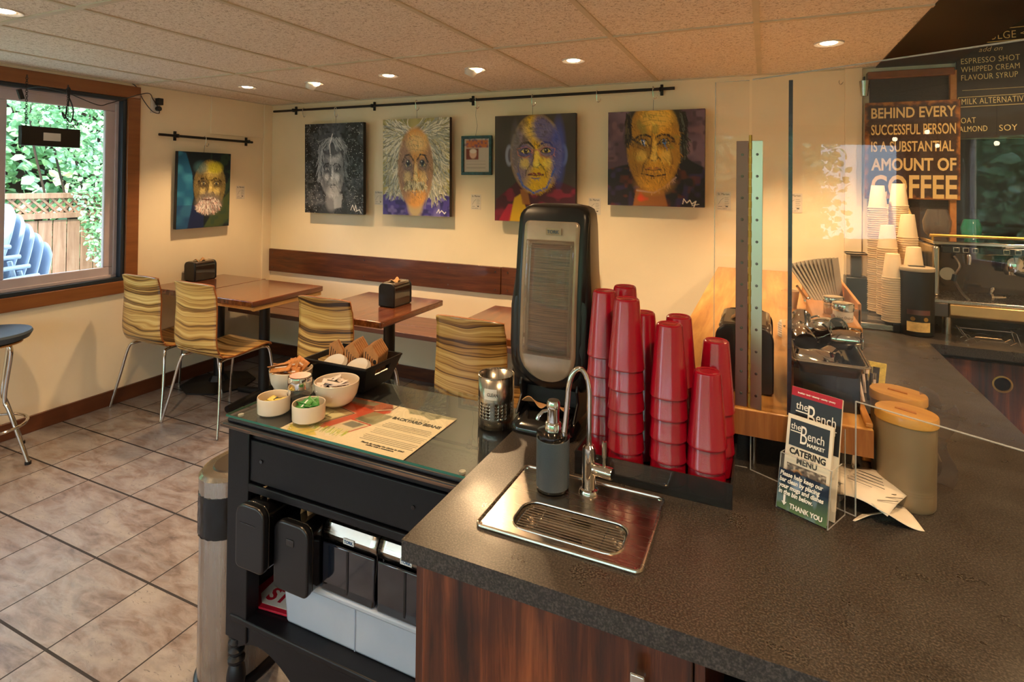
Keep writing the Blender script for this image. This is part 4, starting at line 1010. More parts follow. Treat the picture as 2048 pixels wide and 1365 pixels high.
bowl('ramekin', 'small white straight-sided dish with green sweetener packets', (-1.183, 1.220, GZ), sp_, cat='dish')
def packet_mesh(mat, w=.062, h=.036, name='paper'):
    return MB().grid(lambda u, v: ((u-.5)*w, (v-.5)*h, .0022*math.sin(PI*u)*math.sin(PI*v)), 6, 4)
def packets(cx, cy, z, n, R, mat, lab, group, name='sugar_packet', w=.062, h=.036, up=.0, extra=None, seed=1):
    rn = random.Random(seed); first = None
    names = ['lying at the back', 'standing upright', 'tilted', 'lying flat in the middle', 'poking up at the rear', 'leaning on the rim', 'under the others', 'topmost', 'at the front', 'crossing the topmost one', 'half hidden by the topmost', 'half hidden by the rim', 'second from the top', 'deepest in view', 'at the far rim', 'near the shaker side', 'edge-on at the centre', 'at the very rear']
    for k in range(n):
        a = rn.uniform(0, 2*PI); r = R*math.sqrt(rn.random())*.8
        loc = (cx+r*math.cos(a), cy+r*math.sin(a), z+k*.0022)
        rot = (rn.uniform(-.5, .5)+up*rn.choice((-1, 1)), rn.uniform(-.3, .3), rn.uniform(0, PI))
        if first is None:
            first = t = thing(name, lab+', '+names[k], 'packet', loc, group=group, rot=rot)
            packet_mesh(mat, w, h).build('wrapper', mat, t, solid=.002)
            MB().box(-w*.3, w*.3, -.002, .003, .0035, .0040).build('print', extra or M['ink'], t)
        else:
            t = dup(first, loc, rot=rot, label=lab+', '+names[k])
kr = plain('brown_sugar_packet', 'B8783C', .6, var=.15, vscale=60)
packets(-1.398, 1.362, GZ+.050, 16, .05, kr, 'brown sugar packet in the rear bowl', 'brown sugar packets', up=.8, seed=4, extra=M['whitepk'])
packets(-1.190, 1.342, GZ+.042, 15, .045, M['whitepk'], 'white sugar packet in the largest bowl', 'white sugar packets', seed=6)
packets(-1.312, 1.214, GZ+.026, 5, .012, M['yellow'], 'yellow sweetener packet in the left small dish', 'yellow sweetener packets', seed=8, w=.056, h=.034)
packets(-1.183, 1.220, GZ+.030, 8, .018, M['green'], 'green sweetener packet in the right small dish', 'green sweetener packets', seed=9, w=.056, h=.036, up=.6, extra=M['whiteink'])
t = thing('shaker_jar', 'clear cinnamon shaker with a steel lid and paper label between the bowls', 'shaker', (-1.281, 1.284, GZ))
MB().lathe([(.030, 0), (.034, .004), (.034, .058), (.033, .060)], 32).build('jar', M['clearplastic'], t)
MB().lathe([(.001, .003), (.030, .003), (.031, .030), (.001, .034)], 28).build('contents', M['ink'], t)
MB().lathe([(.0355, .055), (.036, .058), (.036, .084), (.035, .088), (.030, .089), (.001, .086)], 40).build('lid', M['chrome'], t)
MB().lathe([(.001, .0895), (.031, .0895)], 30, cap0=False, cap1=False).build('sieve', M['bronze'], t)
b = MB().grid(lambda u, v: (.0346*math.cos(-2.75+1.1*u), .0346*math.sin(-2.75+1.1*u), .026+.028*v), 10, 1); b.build('label_tag', M['liteplastic'], t)
text('Cinnamon', .010, M['ink'], t, (-.0225, -.0285, .037), (PI/2, 0, -.62), sx=.7)

# black condiment basket
t = thing('basket', 'black tapered tray basket with cut-out handles behind the bowls', 'basket', (-1.268, 1.510, GZ))
w0, d0, w1, d1, hh = .098, .068, .128, .094, .085
def sidequad(b, p0, p1, q1, q0, hole=None):
    """tapered wall panel from p0-p1 (bottom) to q0-q1 (top), optional slot (u0,u1,v0,v1)"""
    P0, P1, Q1, Q0 = map(Vector, (p0, p1, q1, q0))
    def pt(u, v): return tuple((P0.lerp(P1, u)).lerp(Q0.lerp(Q1, u), v))
    us = [0, 1] if not hole else [0, hole[0], hole[1], 1]; vs = [0, 1] if not hole else [0, hole[2], hole[3], 1]
    for i in range(len(us)-1):
        for j in range(len(vs)-1):
            if hole and i == 1 and j == 1: continue
            b.add([pt(us[i], vs[j]), pt(us[i+1], vs[j]), pt(us[i+1], vs[j+1]), pt(us[i], vs[j+1])], [(0, 1, 2, 3)])
b = MB(); c0 = [(-w0, -d0, .003), (w0, -d0, .003), (w0, d0, .003), (-w0, d0, .003)]; c1 = [(-w1, -d1, hh), (w1, -d1, hh), (w1, d1, hh), (-w1, d1, hh)]
for i in range(4): sidequad(b, c0[i], c0[(i+1) % 4], c1[(i+1) % 4], c1[i], (.28, .72, .58, .82) if i % 2 else None)
b.add(c0, [(0, 1, 2, 3)])
b.build('body', M['black'], t, smooth=False, solid=.005)
b = MB().tube([c1[0], c1[1], c1[2], c1[3]], .0042, 6, closed=True); b.build('rim', M['black'], t)
sl = None
for st, (x, yf, n) in enumerate(((-.080, -.006, 2), (-.008, -.010, 7), (.064, .0, 7))):
    for k in range(n):
        pn = ['front sleeve', 'second sleeve', 'third sleeve', 'fourth sleeve', 'fifth sleeve', 'sixth sleeve', 'rearmost sleeve'][k]
        sn = ['two-sleeve', 'middle', 'outer'][st]
        loc = (-1.268+x, 1.51+yf+k*.0085, GZ+.010+.002*k); rot = (-.12, 0, .02*((k*7) % 3-1)-.05)
        lab = f'brown cardboard cup sleeve in the basket, {pn} of the {sn} stack'
        if sl is None:
            sl = q = thing('cup_sleeve', lab, 'cup sleeve', loc, group='cup sleeves in the basket', rot=rot)
            MB().prism([(-.026, 0), (.026, 0), (.034, .085), (.0, .118), (-.034, .100)], -.0015, .0015, 'Y').build('board', M['kraft'], q, bevel=.0006)
            b = MB()
            for j in range(4): b.box(-.024+.010*j, -.021+.010*j, -.0021, -.0016, .058+.004*(j % 2), .094-.006*j)
            b.box(-.022, .020, -.0021, -.0016, .044, .047).at((.020, -.0016, .066), (PI/2, 0, 0)).lathe([(.0045, 0), (.0075, 0), (.0075, .0005), (.0045, .0005)], 16)
            b.build('print', M['ink'], q)
        else: dup(sl, loc, rot=rot, label=lab)
for x, lab in ((-.052, 'white round cup cover in the basket, behind the brown sugar bowl'), (.046, 'white round cup cover in the basket, behind the largest bowl')):
    t = thing('cup_cover', lab, 'lid', (-1.268+x, 1.475, GZ+.060), rot=(.5, 0, 0), group='lids in the basket')
    MB().lathe([(.044, -.004), (.045, 0), (.042, .004), (.038, .011), (.033, .012), (.001, .010)], 36).build('lid', M['liteplastic'], t)
    for k in range(5): pass
# perforated cutlery holder
def perforated(r, h, rows, cols, hr, name, mat, t):
    """cylinder wall with real round holes: each cell is a ring of quads around an octagonal hole"""
    b = MB(); z0, z1 = .028, h-.068; n = 26
    ch_, cw = (z1-z0)/rows, 2*PI/n
    def p(a, z): return (r*math.cos(a), r*math.sin(a), z)
    for i in range(n):
        a0 = i*cw
        for zz0, zz1 in ((.0, z0), (z1, h)):
            b.add([p(a0, zz0), p(a0+cw/2, zz0), p(a0+cw, zz0), p(a0+cw, zz1), p(a0+cw/2, zz1), p(a0, zz1)], [(0, 1, 4, 5), (1, 2, 3, 4)])
        for j in range(rows):
            zc = z0+ch_*(j+.5); ac = a0+cw/2; has = (i % 4) != 3
            if not has: b.add([p(a0, z0+ch_*j), p(ac, z0+ch_*j), p(a0+cw, z0+ch_*j), p(a0+cw, zc), p(a0+cw, z0+ch_*(j+1)), p(ac, z0+ch_*(j+1)), p(a0, z0+ch_*(j+1)), p(a0, zc)], [(0, 1, 5, 6, 7), (1, 2, 3, 4, 5)]); continue
            inner = [p(ac+hr*math.cos(PI/4*k)/r, zc+hr*math.sin(PI/4*k)) for k in range(8)]
            hw, hhh = cw/2, ch_/2
            outer = [p(ac+hw, zc), p(ac+hw, zc+hhh), p(ac, zc+hhh), p(ac-hw, zc+hhh), p(ac-hw, zc), p(ac-hw, zc-hhh), p(ac, zc-hhh), p(ac+hw, zc-hhh)]
            b.add(inner+outer, [(k, (k+1) % 8, 8+(k+1) % 8, 8+k) for k in range(8)])
    return b.build(name, mat, t, solid=.0012, angle=60, weld=True)
t = thing('cutlery_holder', 'perforated steel cutlery cylinder with a handwritten CLEAN label', 'cutlery holder', (-.690, 1.428, GZ), rz=.25)
perforated(.050, .140, 5, 8, .0042, 'cylinder', M['steel'], t)
MB().lathe([(.001, .002), (.049, .002), (.0505, .0), (.0505, .004), (.001, .004)], 40).build('bottom', M['steel'], t)
MB().tube([(x, y, .140) for x, y, _ in arc((0, 0), .050, 0, 360, 40, 'XY')][:-1], .0016, 6, closed=True).build('rim', M['steelh'], t)
MB().grid(lambda u, v: (.0512*math.cos(-2.06+.72*u), .0512*math.sin(-2.06+.72*u), .083+.030*v), 10, 1).build('label_tag', M['liteplastic'], t)
text('CLEAN', .0125, M['ink'], t, (-.0155, -.0515, .094), (PI/2, 0, -.13), sx=.85)

# things on the open shelf ------------------------------------------------
SZ = .296
t = thing('storage_bin', 'frosted plastic storage bin standing on the lower shelf', 'storage bin', (-1.0, 1.385, SZ))
MB().prism([(-.247, 0), (.325, 0), (.335, .130), (-.262, .130)], -.175, .14, 'Y').build('tub', M['binplastic'], t, bevel=.008)
MB().box(-.272, .340, -.186, .15, .122, .140).build('lid', M['binplastic'], t, bevel=.006)
MB().box(.0, .004, -.1765, -.1755, .004, .12).build('seam', plain('seam', '8E97A8', .4), t)
def shelf_box(x0, x1, y0, z0, h, label, tilt=0.0, slot=True):
    cx = (x0+x1)/2; t = thing('napkin_dispenser', label, 'napkin dispenser', (cx, y0, z0), rot=(0, tilt, 0), group='spare napkin dispensers on the shelf')
    w = (x1-x0)
    pr = rrect(w, h, [.018, .018, .035, .035], 6, 0, h/2)
    MB().prism(pr, 0, .022, 'Y').build('end_cap', M['black'], t, bevel=.006, seg=3)
    MB().prism(rrect(w-.006, h-.004, [.014, .014, .033, .033], 6, 0, h/2), .022, .30, 'Y').build('body', M['blackgloss'], t, bevel=.003)
    if slot: MB().box(-w*.33, w*.22, -.001, .0, h-.052, h-.050).build('catch', M['blackgloss'], t)
    else: MB().box(-.014, .014, -.002, .0, h-.06, h-.042).build('catch', M['blackgloss'], t, bevel=.003)
    MB().grid(lambda u, v: ((u-.5)*.028-.0+.004*math.sin(v*5), .05+.14*v, h-.004+.034*math.sin(PI*u)**.7*(1-.5*v)), 8, 10).build('napkin', M['napkin'], t, solid=.001)
    return t
shelf_box(-1.352, -1.243, 1.120, .480, .180, 'spare black napkin dispenser by the post of the stand, first on the shelf')
shelf_box(-1.238, -1.112, 1.150, .437, .19, 'spare black napkin dispenser with a square catch, resting on the bin', slot=False)
MB_ = MB
t = thing('shelf_box', 'small brown carton on the shelf behind the first spare dispenser', 'box', (-1.34, 1.43, SZ)); MB().box(-.055, .055, -.075, .1, 0, .183).build('carton', M['kraft'], t, bevel=.002)
def napkin_block(x, label):
    t = thing('paper_towel_dispenser', label, 'paper dispenser', (x, CY0+.035, .4365), rot=(0, .0, 0), group='silver-topped napkin dispensers on the shelf')
    w, h = .178, .150
    MB().prism([(-.0, 0), (.24, 0), (.24, h), (.045, h+.030), (.02, h+.015), (.022, h-.03)], -w/2, w/2, 'X').build('body', M['blackgloss'], t, bevel=.006)
    def top(u, v):
        pr = [(.016, h-.018), (.010, h+.004), (.022, h+.026), (.055, h+.036), (.12, h+.035)]
        k = v*4; i = min(3, int(k)); f = k-i; y = pr[i][0]*(1-f)+pr[i+1][0]*f; z = pr[i][1]*(1-f)+pr[i+1][1]*f
        return ((u-.5)*w*1.02, y, z)
    MB().grid(top, 8, 12).build('silver_cover', M['steelh'], t, solid=.003)
    frame_ = MB().prism([(-w/2, .0), (w/2, .0), (w/2, h-.02), (-w/2, h-.02)], .004, .012, 'Y'); frame_.build('clear_front', plain('dark_clear_front', '1A1F2A', .07, coat=1.0) , t, bevel=.004)
    MB().box(-.003, .003, .002, .004, .004, h-.025).build('rib', M['black'], t)
    q = MB().box(-.018, .018, .006, .008, h-.008, h+.008).build('badge', M['whiteink'], t, bevel=.002)
    text('TORK', .011, plain('badge_blue', '3A5C86', .5), t, (-.0145, .0055, h-.004), FRONT, bold=.0004)
    return t
napkin_block(-1.022, 'napkin dispenser with a silver cover and dark clear front, on the bin lid')
napkin_block(-.835, 'napkin dispenser with a silver cover, under the counter corner')
t = thing('stop_sign_card', 'red and white PLEASE STOP sign lying on the lower shelf', 'sign', (-1.318, 1.300, SZ+.002), rot=(.0, .0, .12))
MB().box(-.11, .15, -.085, .085, 0, .006).build('board', M['redink'], t, bevel=.001)
MB().prism([(-.08+.03, -.07), (.12, -.07), (.15, -.04), (.15, .04), (.12, .07), (-.05, .07), (-.08, .04), (-.08, -.04)], .006, .0066).build('octagon', M['liteplastic'], t)
text('PLEASE', .036, M['ink'], t, (-.055, .012, .0068), (0, 0, 0)); text('STOP', .068, M['redink'], t, (-.055, -.052, .0068), (0, 0, 0), bold=.002)

# trash can behind the stand
t = thing('trash_can', 'tall semi-round stainless trash can lined with a black bag', 'trash can', (-1.541, 1.290, 0))
def dshape(r, back, n=20, k=1.0): return [(r*k*math.cos(a), r*k*math.sin(a)*1.25) for a in [PI+PI*i/n for i in range(n+1)]]+[(r*k, back*k), (-r*k, back*k)]
R_ = .096
def loft(b, prs, zs):
    n = len(prs[0]); vs = []; fs = []
    for p, z in zip(prs, zs): vs += [(x, y, z) for x, y in p]
    for j in range(len(zs)-1): fs += [(j*n+i, j*n+(i+1) % n, (j+1)*n+(i+1) % n, (j+1)*n+i) for i in range(n)]
    fs += [tuple(range(n))[::-1], tuple(range((len(zs)-1)*n, len(zs)*n))]
    return b.add(vs, fs)
loft(MB(), [dshape(R_+.008, .095), dshape(R_+.008, .095), dshape(R_, .09)], [0, .028, .034]).build('base', M['black'], t, bevel=.003)
loft(MB(), [dshape(R_, .09)]*2, [.03, .60]).build('body', M['steel'], t)
bl = []; zs = [.475, .478, .50, .53, .56, .585, .600]; rn = random.Random(2)
for j, z in enumerate(zs): bl.append([(x*(1+.03+.018*math.sin(i*1.9+j*1.3)), y*(1+.03+.018*math.sin(i*2.3+j*2.1))) for i, (x, y) in enumerate(dshape(R_, .088, 36))])
loft(MB(), bl, zs).build('bag', M['bag'], t)
loft(MB(), [dshape(R_+.002, .092), dshape(R_+.003, .092), dshape(R_-.004, .09), dshape(R_-.012, .08)], [.60, .648, .658, .660]).build('rim', M['steel'], t)
loft(MB(), [dshape(R_-.03, .07, k=1), dshape(R_-.034, .068, k=1)], [.659, .664]).build('lid', M['darksteel'], t)
MB().grid(lambda u, v: (.03+.05*u, -.02+.05*v, .668+.01*math.sin(u*6+v*4)), 8, 8).build('paper_scrap', M['kraft'], t, solid=.001)
# ------------------------------------------------------------------ countertop and cabinets
CT = .910
t = thing('countertop', 'dark speckled laminate countertop running from the sink to the espresso machine', 'countertop', (0, 0, 0))
hole = rrect(.215, .095, .03, 6, -.335, 1.022)
outer = [(-.604, .858), (.632, .858), (.632, 2.86), (1.9, 2.86), (1.9, 3.685), (.156, 3.685), (.156, 1.62), (-.604, 1.62)]
def slab_with_hole(outer, hole, z0, z1, name, mat, parent):
    bm = bmesh.new()
    for z in (z0, z1):
        vs = [bm.verts.new((x, y, z)) for x, y in outer]; hs = [bm.verts.new((x, y, z)) for x, y in hole]
        es = [bm.edges.new((vs[i], vs[(i+1) % len(vs)])) for i in range(len(vs))]+[bm.edges.new((hs[i], hs[(i+1) % len(hs)])) for i in range(len(hs))]
        bmesh.ops.triangle_fill(bm, use_beauty=True, edges=es)
        if z == z0: lo = (vs, hs)
    hi = (vs, hs)
    for a, b_ in zip(lo, hi):
        n = len(a)
        for i in range(n): bm.faces.new((a[i], a[(i+1) % n], b_[(i+1) % n], b_[i]))
    bmesh.ops.recalc_face_normals(bm, faces=bm.faces)
    me = bpy.data.meshes.new(name); bm.to_mesh(me); bm.free(); me.materials.append(mat)
    o = bpy.data.objects.new(name, me); COL.objects.link(o); o.parent = parent; return o
slab_with_hole(outer, hole, CT-.038, CT, 'slab', M['counter'], t)
t = thing('base_cabinet', 'dark walnut cabinet with a chrome handle under the sink', 'cabinet', (0, 0, 0))
MB().box(-.588, -.572, .885, 1.60, 0, CT-.038).build('side_panel', M['walnut'], t)
MB().box(-.092, -.077, .885, 1.60, 0, CT-.038).build('side_panel', M['walnut'], t)
MB().box(-.572, -.092, 1.58, 1.60, 0, CT-.038).build('back_panel', M['walnut'], t)
d = MB().box(-.570, -.094, .878, .896, .09, CT-.041).build('door', M['walnut'], t, bevel=.002)
MB().box(-.182, -.160, .852, .857, .60, .828).box(-.180, -.162, .855, .880, .800, .815).box(-.180, -.162, .855, .880, .62, .635).build('handle', M['chrome'], d, bevel=.003)
MB().box(-.572, -.092, .93, .95, 0, .09).build('toe_kick', M['blackmatte'], t)
t = thing('base_cabinet', 'dark open cabinet bay beside the sink cabinet', 'cabinet', (0, 0, 0))
MB().box(.60, .62, .9, 2.8, 0, CT-.038).build('side_panel', M['walnut'], t)
MB().box(-.077, .6, 1.40, 1.42, 0, CT-.038).build('back_panel', M['blackmatte'], t); MB().box(-.077, .6, .9, 1.40, .45, .468).build('shelf', M['blackmatte'], t)
t = thing('base_cabinet', 'dark walnut cabinet under the espresso machine with a round recessed pull', 'cabinet', (0, 0, 0))
MB().box(.655, 1.9, 2.93, 3.6, 0, CT-.038).build('body', M['blackmatte'], t)
for k, (a, b_) in enumerate(((.665, .955), (.965, 1.4), (1.41, 1.88))):
    d = MB().box(a, b_, 2.905, 2.925, .10, CT-.062).build('door', M['walnut'], t, bevel=.002)
    if k == 0: MB().at((.885, 2.905, .765), (PI/2, 0, 0)).lathe([(.034, 0), (.034, .003), (.028, .004), (.026, -.001), (.012, -.003), (.001, -.002)], 36).build('pull', plain('brass_pull', 'B08C4C', .35, metal=.55), d)

# sink with drip tray
t = thing('drip_tray_sink', 'brushed steel drip tray sink set into the counter', 'sink', (0, 0, CT))
bm_o = rrect(.316, .248, .012, 5, -.343, 1.073)
slab_with_hole(bm_o, hole, .0005, .004, 'plate', M['steelh'], t)
b = MB().tube([(x, y, .004) for x, y in rrect(.312, .244, .012, 6, -.343, 1.073)], .0035, 8, closed=True).tube([(x, y, .004) for x, y in hole], .0022, 8, closed=True)
b.build('rim', M['steelh'], t)
h2 = [(-.335+(x+.335)*.97, 1.022+(y-1.022)*.95) for x, y in hole]
loft(MB(), [h2, h2, [(-.335+(x+.335)*.9, 1.022+(y-1.022)*.8) for x, y in hole]], [.0, -.025, -.03]).f.pop()
b = MB(); loft(b, [[(-.335+(x+.335)*.9, 1.022+(y-1.022)*.8) for x, y in hole], h2, h2], [-.030, -.024, .002]); b.f.pop(); b.build('basin', M['steelh'], t)
b = MB()
for k in range(11):
    y = 1.022-.040+.008*k; hw = .100 if 1 < k < 9 else .092
    b.tube([(-.335-hw, y, -.004), (-.335+hw, y, -.004)], .0014, 6)
for x in (-.335-.065, -.335+.065): b.tube([(x, .98, -.006), (x, 1.064, -.006)], .0014, 6)
b.tube([(x, y, -.005) for x, y in rrect(.203, .086, .026, 5, -.335, 1.022)], .0014, 6, closed=True)
b.build('grate', M['chrome'], t)
b = MB()
for x, y in ((-.492, .957), (-.195, .957), (-.492, 1.188), (-.195, 1.188)): b.at((x, y, .004)).lathe([(.0045, 0), (.004, .0015), (.001, .002)], 14)
b.build('screws', M['chrome'], t)
MB().at((-.335, 1.022, -.0295)).lathe([(.001, 0), (.022, 0), (.024, .002)], 24).build('drain', M['darksteel'], t)

# faucet
t = thing('faucet', 'slim chrome gooseneck faucet with side lever behind the drip tray', 'faucet', (-.336, 1.152, CT+.004))
MB().lathe([(.021, 0), (.021, .004), (.019, .008), (.0145, .010), (.0145, .085), (.0135, .095), (.009, .100), (.001, .1)], 32).build('body', M['chrome'], t)
spt = [(0, 0, .09), (0, 0, .18)]+[(-.022+.022*math.cos(a), -.012+.012*math.cos(a), .215+.042*math.sin(a)) for a in [PI*k/12 for k in range(13)]]
spt = [(0, 0, .09), (0, 0, .16)]+[(-.021+.021*math.cos(PI*k/14), -.010+.010*math.cos(PI*k/14), .20+.060*math.sin(PI*k/14)) for k in range(15)]+[(-.044, -.022, .17), (-.047, -.024, .13), (-.048, -.025, .112)]
MB().tube(spt, .0056, 14).build('spout', M['chrome'], t)
MB().tube([(-.0478, -.025, .128), (-.0482, -.025, .105)], .0068, 14).build('spout_tip', M['chrome'], t)
MB().at((.0, 0, .052), (0, PI/2, -.15)).lathe([(.0115, .010), (.0125, .014), (.0125, .050), (.011, .053), (.001, .053)], 28).build('valve', M['chrome'], t)
MB().at((.034, -.005, .060)).lathe([(.0035, 0), (.0035, .02), (.0052, .022), (.0055, .055), (.001, .056)], 16).build('lever', M['chrome'], t)

# soap bottle
t = thing('soap_dispenser', 'dark rubber-coated soap bottle with a chrome pump standing on the sink plate', 'soap dispenser', (-.411, 1.134, CT+.004))
MB().lathe([(.030, 0), (.034, .002), (.034, .007), (.001, .007)], 40).build('base', M['blackgloss'], t)
MB().lathe([(.0345, .007), (.0355, .010), (.0355, .108), (.034, .110)], 48).build('sleeve', M['bluegrey'], t)
MB().lathe([(.0345, .108), (.036, .112), (.035, .120), (.018, .124), (.001, .124)], 40).build('shoulder', M['blackgloss'], t)
MB().lathe([(.0175, .123), (.0175, .138), (.0155, .141), (.013, .142), (.013, .170), (.0135, .172), (.0145, .173), (.0145, .181), (.012, .187), (.001, .188)], 32).build('pump', M['chrome'], t)
MB().tube([(-.008, -.004, .166), (-.02, -.010, .163), (-.028, -.014, .154), (-.031, -.016, .146)], .0038, 10).build('spout', M['chrome'], t)

# tall napkin dispenser ---------------------------------------------------
t = thing('napkin_tower', 'tall black countertop napkin dispenser with a bullet-shaped clear front', 'napkin dispenser', (-.524, 1.40, CT), rz=.0)
def tower(u, v, depth): pass
HW = .108
def halfw(z):
    return HW*(1-.06*max(0, (.58-z)/.6)) if z < 2 else 0
secs = []; zs = []
def sec(w, yf, yb, r=.03): return rrect(2*w, yb-yf, [r, r, .012, .012], 6, 0, (yf+yb)/2)
body = [(z, w*(1.125+.08*(z < .4)), a, b_) for z, w, a, b_ in [(.105, .078, .012, .10), (.12, .086, .0, .10), (.16, .094, -.012, .10), (.22, .0965, -.018, .10), (.32, .097, -.020, .10), (.42, .094, -.018, .10), (.50, .0905, -.014, .098), (.55, .088, -.008, .096), (.578, .085, -.002, .094), (.592, .080, .006, .090), (.600, .068, .020, .082), (.604, .045, .035, .07)]]
b = MB(); loft(b, [sec(w, yf, yb, .022 if z < .59 else .015) for z, w, yf, yb in body], [z for z, *_ in body]); b.build('housing', M['black'], t, angle=50)
# foot
ft = [(0, .088, -.055, .12), (.010, .090, -.058, .12), (.022, .086, -.052, .12), (.035, .080, -.030, .12), (.05, .078, -.0, .12), (.055, .078, .03, .12)]
b = MB(); loft(b, [sec(w, yf, yb, .03) for z, w, yf, yb in ft], [z for z, *_ in ft]); b.build('foot', M['blackgloss'], t, angle=50)
MB().box(-.078, .078, .035, .118, .05, .12).build('throat', M['blackmatte'], t)
for s in (-1, 1): MB().prism([(-.03, .035), (.118, .035), (.118, .12), (.0, .13), (-.008, .11), (.004, .08)], s*.076, s*.084, 'X').build('cheek', M['black'], t, bevel=.003)
# door frame: bullet outline ring, silver plate, clear window
def bullet(w, zt, zb, rt=.012, n=14):
    """rounded top corners, half-ellipse bottom, listed anticlockwise seen from the front"""
    pts = [(w*math.cos(a), zb+.075*(1+math.sin(a))*(w/.08)) for a in [PI+PI*k/n for k in range(n+1)]]
    pts += [(w-rt+rt*math.cos(PI/2*k/4), zt-rt+rt*math.sin(PI/2*k/4)) for k in range(5)]
    pts += [(-w+rt-rt*math.sin(PI/2*k/4), zt-rt+rt*math.cos(PI/2*k/4)) for k in range(5)]
    return pts
def curvey(z):  # front surface of the housing by height
    for (z0, _, y0, _), (z1, _, y1, _) in zip(body, body[1:]):
        if z0 <= z <= z1: return y0+(y1-y0)*(z-z0)/(z1-z0)
    return 0
def plate(name, w, zt, zb, out, th, mat, rt=.012):
    pl = bullet(w, zt, zb, rt); n = len(pl); b = MB(); cxz = (0, (zt+zb)/2)
    rows = 20; vs = []; fs = []
    # sweep rows so that the plate follows the bowed front
    import bisect
    def width(z):
        zc = zb+.075*(w/.08)
        if z < zc: q = 1-((zc-z)/(zc-zb)); return w*math.sqrt(max(0, 1-(1-q)**2))
        if z > zt-rt: q = (z-(zt-rt))/rt; return w-rt+rt*math.sqrt(max(0, 1-q*q))
        return w
    zz = [zb+.075*(w/.08)*(1-math.cos(PI/2*k/8)) for k in range(8)]+[zb+.075*(w/.08)+(zt-rt-zb-.075*(w/.08))*k/10 for k in range(11)]+[zt-rt+rt*math.sin(PI/2*k/4) for k in range(1, 5)]
    m_ = 12
    for z in zz:
        ww = max(width(z), .001)
        for k in range(m_+1):
            x = -ww+2*ww*k/m_; vs.append((x, curvey(z)-out+.008*(x/HW)**2, z))
    for j in range(len(zz)-1): fs += [(j*(m_+1)+k, j*(m_+1)+k+1, (j+1)*(m_+1)+k+1, (j+1)*(m_+1)+k) for k in range(m_)]
    return b.add(vs, fs).build(name, mat, t, solid=th)
plate('door_rim', .099, .590, .108, .0008, .010, M['black'], .03)
plate('silver_panel', .079, .553, .128, .008, .004, plain('smoky_silver', 'A08F7C', .25, metal=.4, var=.08, coat=.5), .014)
def win(name, x0, x1, z0, z1, out, th, mat, nx=10, nz=14):
    b = MB().grid(lambda u, v: (x0+(x1-x0)*u, curvey(z0+(z1-z0)*v)-out+.006*((u-.5)*2)**2, z0+(z1-z0)*v), nx, nz); return b.build(name, mat, t, solid=th)
nm = NT('napkin_stack'); v_ = nm.coords((1, 1, 1)); n_ = nm.noise(nm.coords((4, 4, 160)), 3, 4, .6)
nm.color(nm.ramp(n_, [(.35, hx('4A3424')), (.5, hx('7E6048')), (.7, hx('A98A68'))])); nm.val(Roughness=.75); nm.bump(n_, .5, .003)
win('napkin_stack', -.054, .056, .205, .492, .0125, .003, nm.m)
win('clear_window', -.066, .068, .198, .500, .0185, .002, M['clearplastic'])
wp = [(-.052, .199), (.056, .199), (.056, .501), (-.052, .501)]
b = MB().tube([(x, curvey(z)-.018+.002, z) for x, z in ([(-.066, .199+.0302*k) for k in range(11)]+[(.068, .501-.0302*k) for k in range(11)])], .0022, 6, closed=True); b.build('window_edge', M['clearplastic'], t)
text('TORK', .0125, M['bluegrey'], t, (-.010, curvey(.52)-.0135, .521), FRONT, bold=.0003); 
MB().box(-.013, .030, curvey(.52)-.0125, curvey(.52)-.0115, .517, .535).build('logo_plate', M['greytin'], t)
MB().grid(lambda u, v: (-.062+.124*u, -.005-.030*v+.006*math.sin(u*7), .066+.012*math.sin(u*11)*v+.010*v), 20, 6).build('napkin', M['napkin'], t, solid=.0015)

for o in t.children:
    if o.name.split('.')[0] not in ('foot',):
        o.matrix_basis = Matrix.Translation((0, .0, .0)) @ Matrix.Rotation(-.065, 4, 'X') @ o.matrix_basis
# smoked tray and red tumblers -------------------------------------------
t = thing('cup_tray', 'low smoked-acrylic tray holding the stacks of red tumblers', 'tray', (0, 0, CT))
MB().box(-.385, -.060, 1.222, 1.50, 0, .012).build('floor_plate', M['blackgloss'], t)
MB().box(-.385, -.060, 1.218, 1.222, 0, .052).build('front_lip', M['smoke'], t, smooth=False)
MB().box(-.389, -.385, 1.218, 1.50, 0, .052).box(-.060, -.056, 1.218, 1.50, 0, .052).box(-.385, -.060, 1.496, 1.50, 0, .052).build('side_lips', M['smoke'], t, smooth=False)
def tumbler():
    t = thing('tumbler', '', 'tumbler', group='red tumblers stacked upside down')
    H = .155
    pr = [(.0400, 0), (.0412, .0012), (.0412, .004), (.0402, .006), (.0285, .150), (.0275, .1538), (.0255, .155), (.001, .1545)]
    pi_ = [(.001, .1505), (.0258, .150), (.0375, .006), (.0385, .001)]
    MB().lathe(pr+[], 40, cap0=False, cap1=False).lathe(pi_, 40, cap0=False, cap1=False).build('cup', M['redcup'], t)
    MB().lathe([(.001, .1548), (.022, .1548), (.0245, .1565), (.0265, .1550)], 32, cap0=False, cap1=False).build('foot_ring', M['redcup'], t)
    return t
stk = [(-.355, 1.338, 6, 'stack beside the tall napkin dispenser'), (-.285, 1.270, 6, 'six-high stack behind the faucet lever'), (-.190, 1.267, 5, 'five-high stack in the front row'), (-.110, 1.265, 3, 'shortest, three-high stack'),
       (-.324, 1.420, 6, 'six-high stack in the back row'), (-.264, 1.350, 5, 'back stack hidden by the faucet-lever one'), (-.181, 1.350, 5, 'back stack behind the five-high one'), (-.0985, 1.347, 4, 'four-high stack by the piano hinge')]
on = {1: 'topmost', 2: 'second from the top', 3: 'third from the top', 4: 'fourth from the top', 5: 'fifth from the top', 6: 'bottom'}
first = None
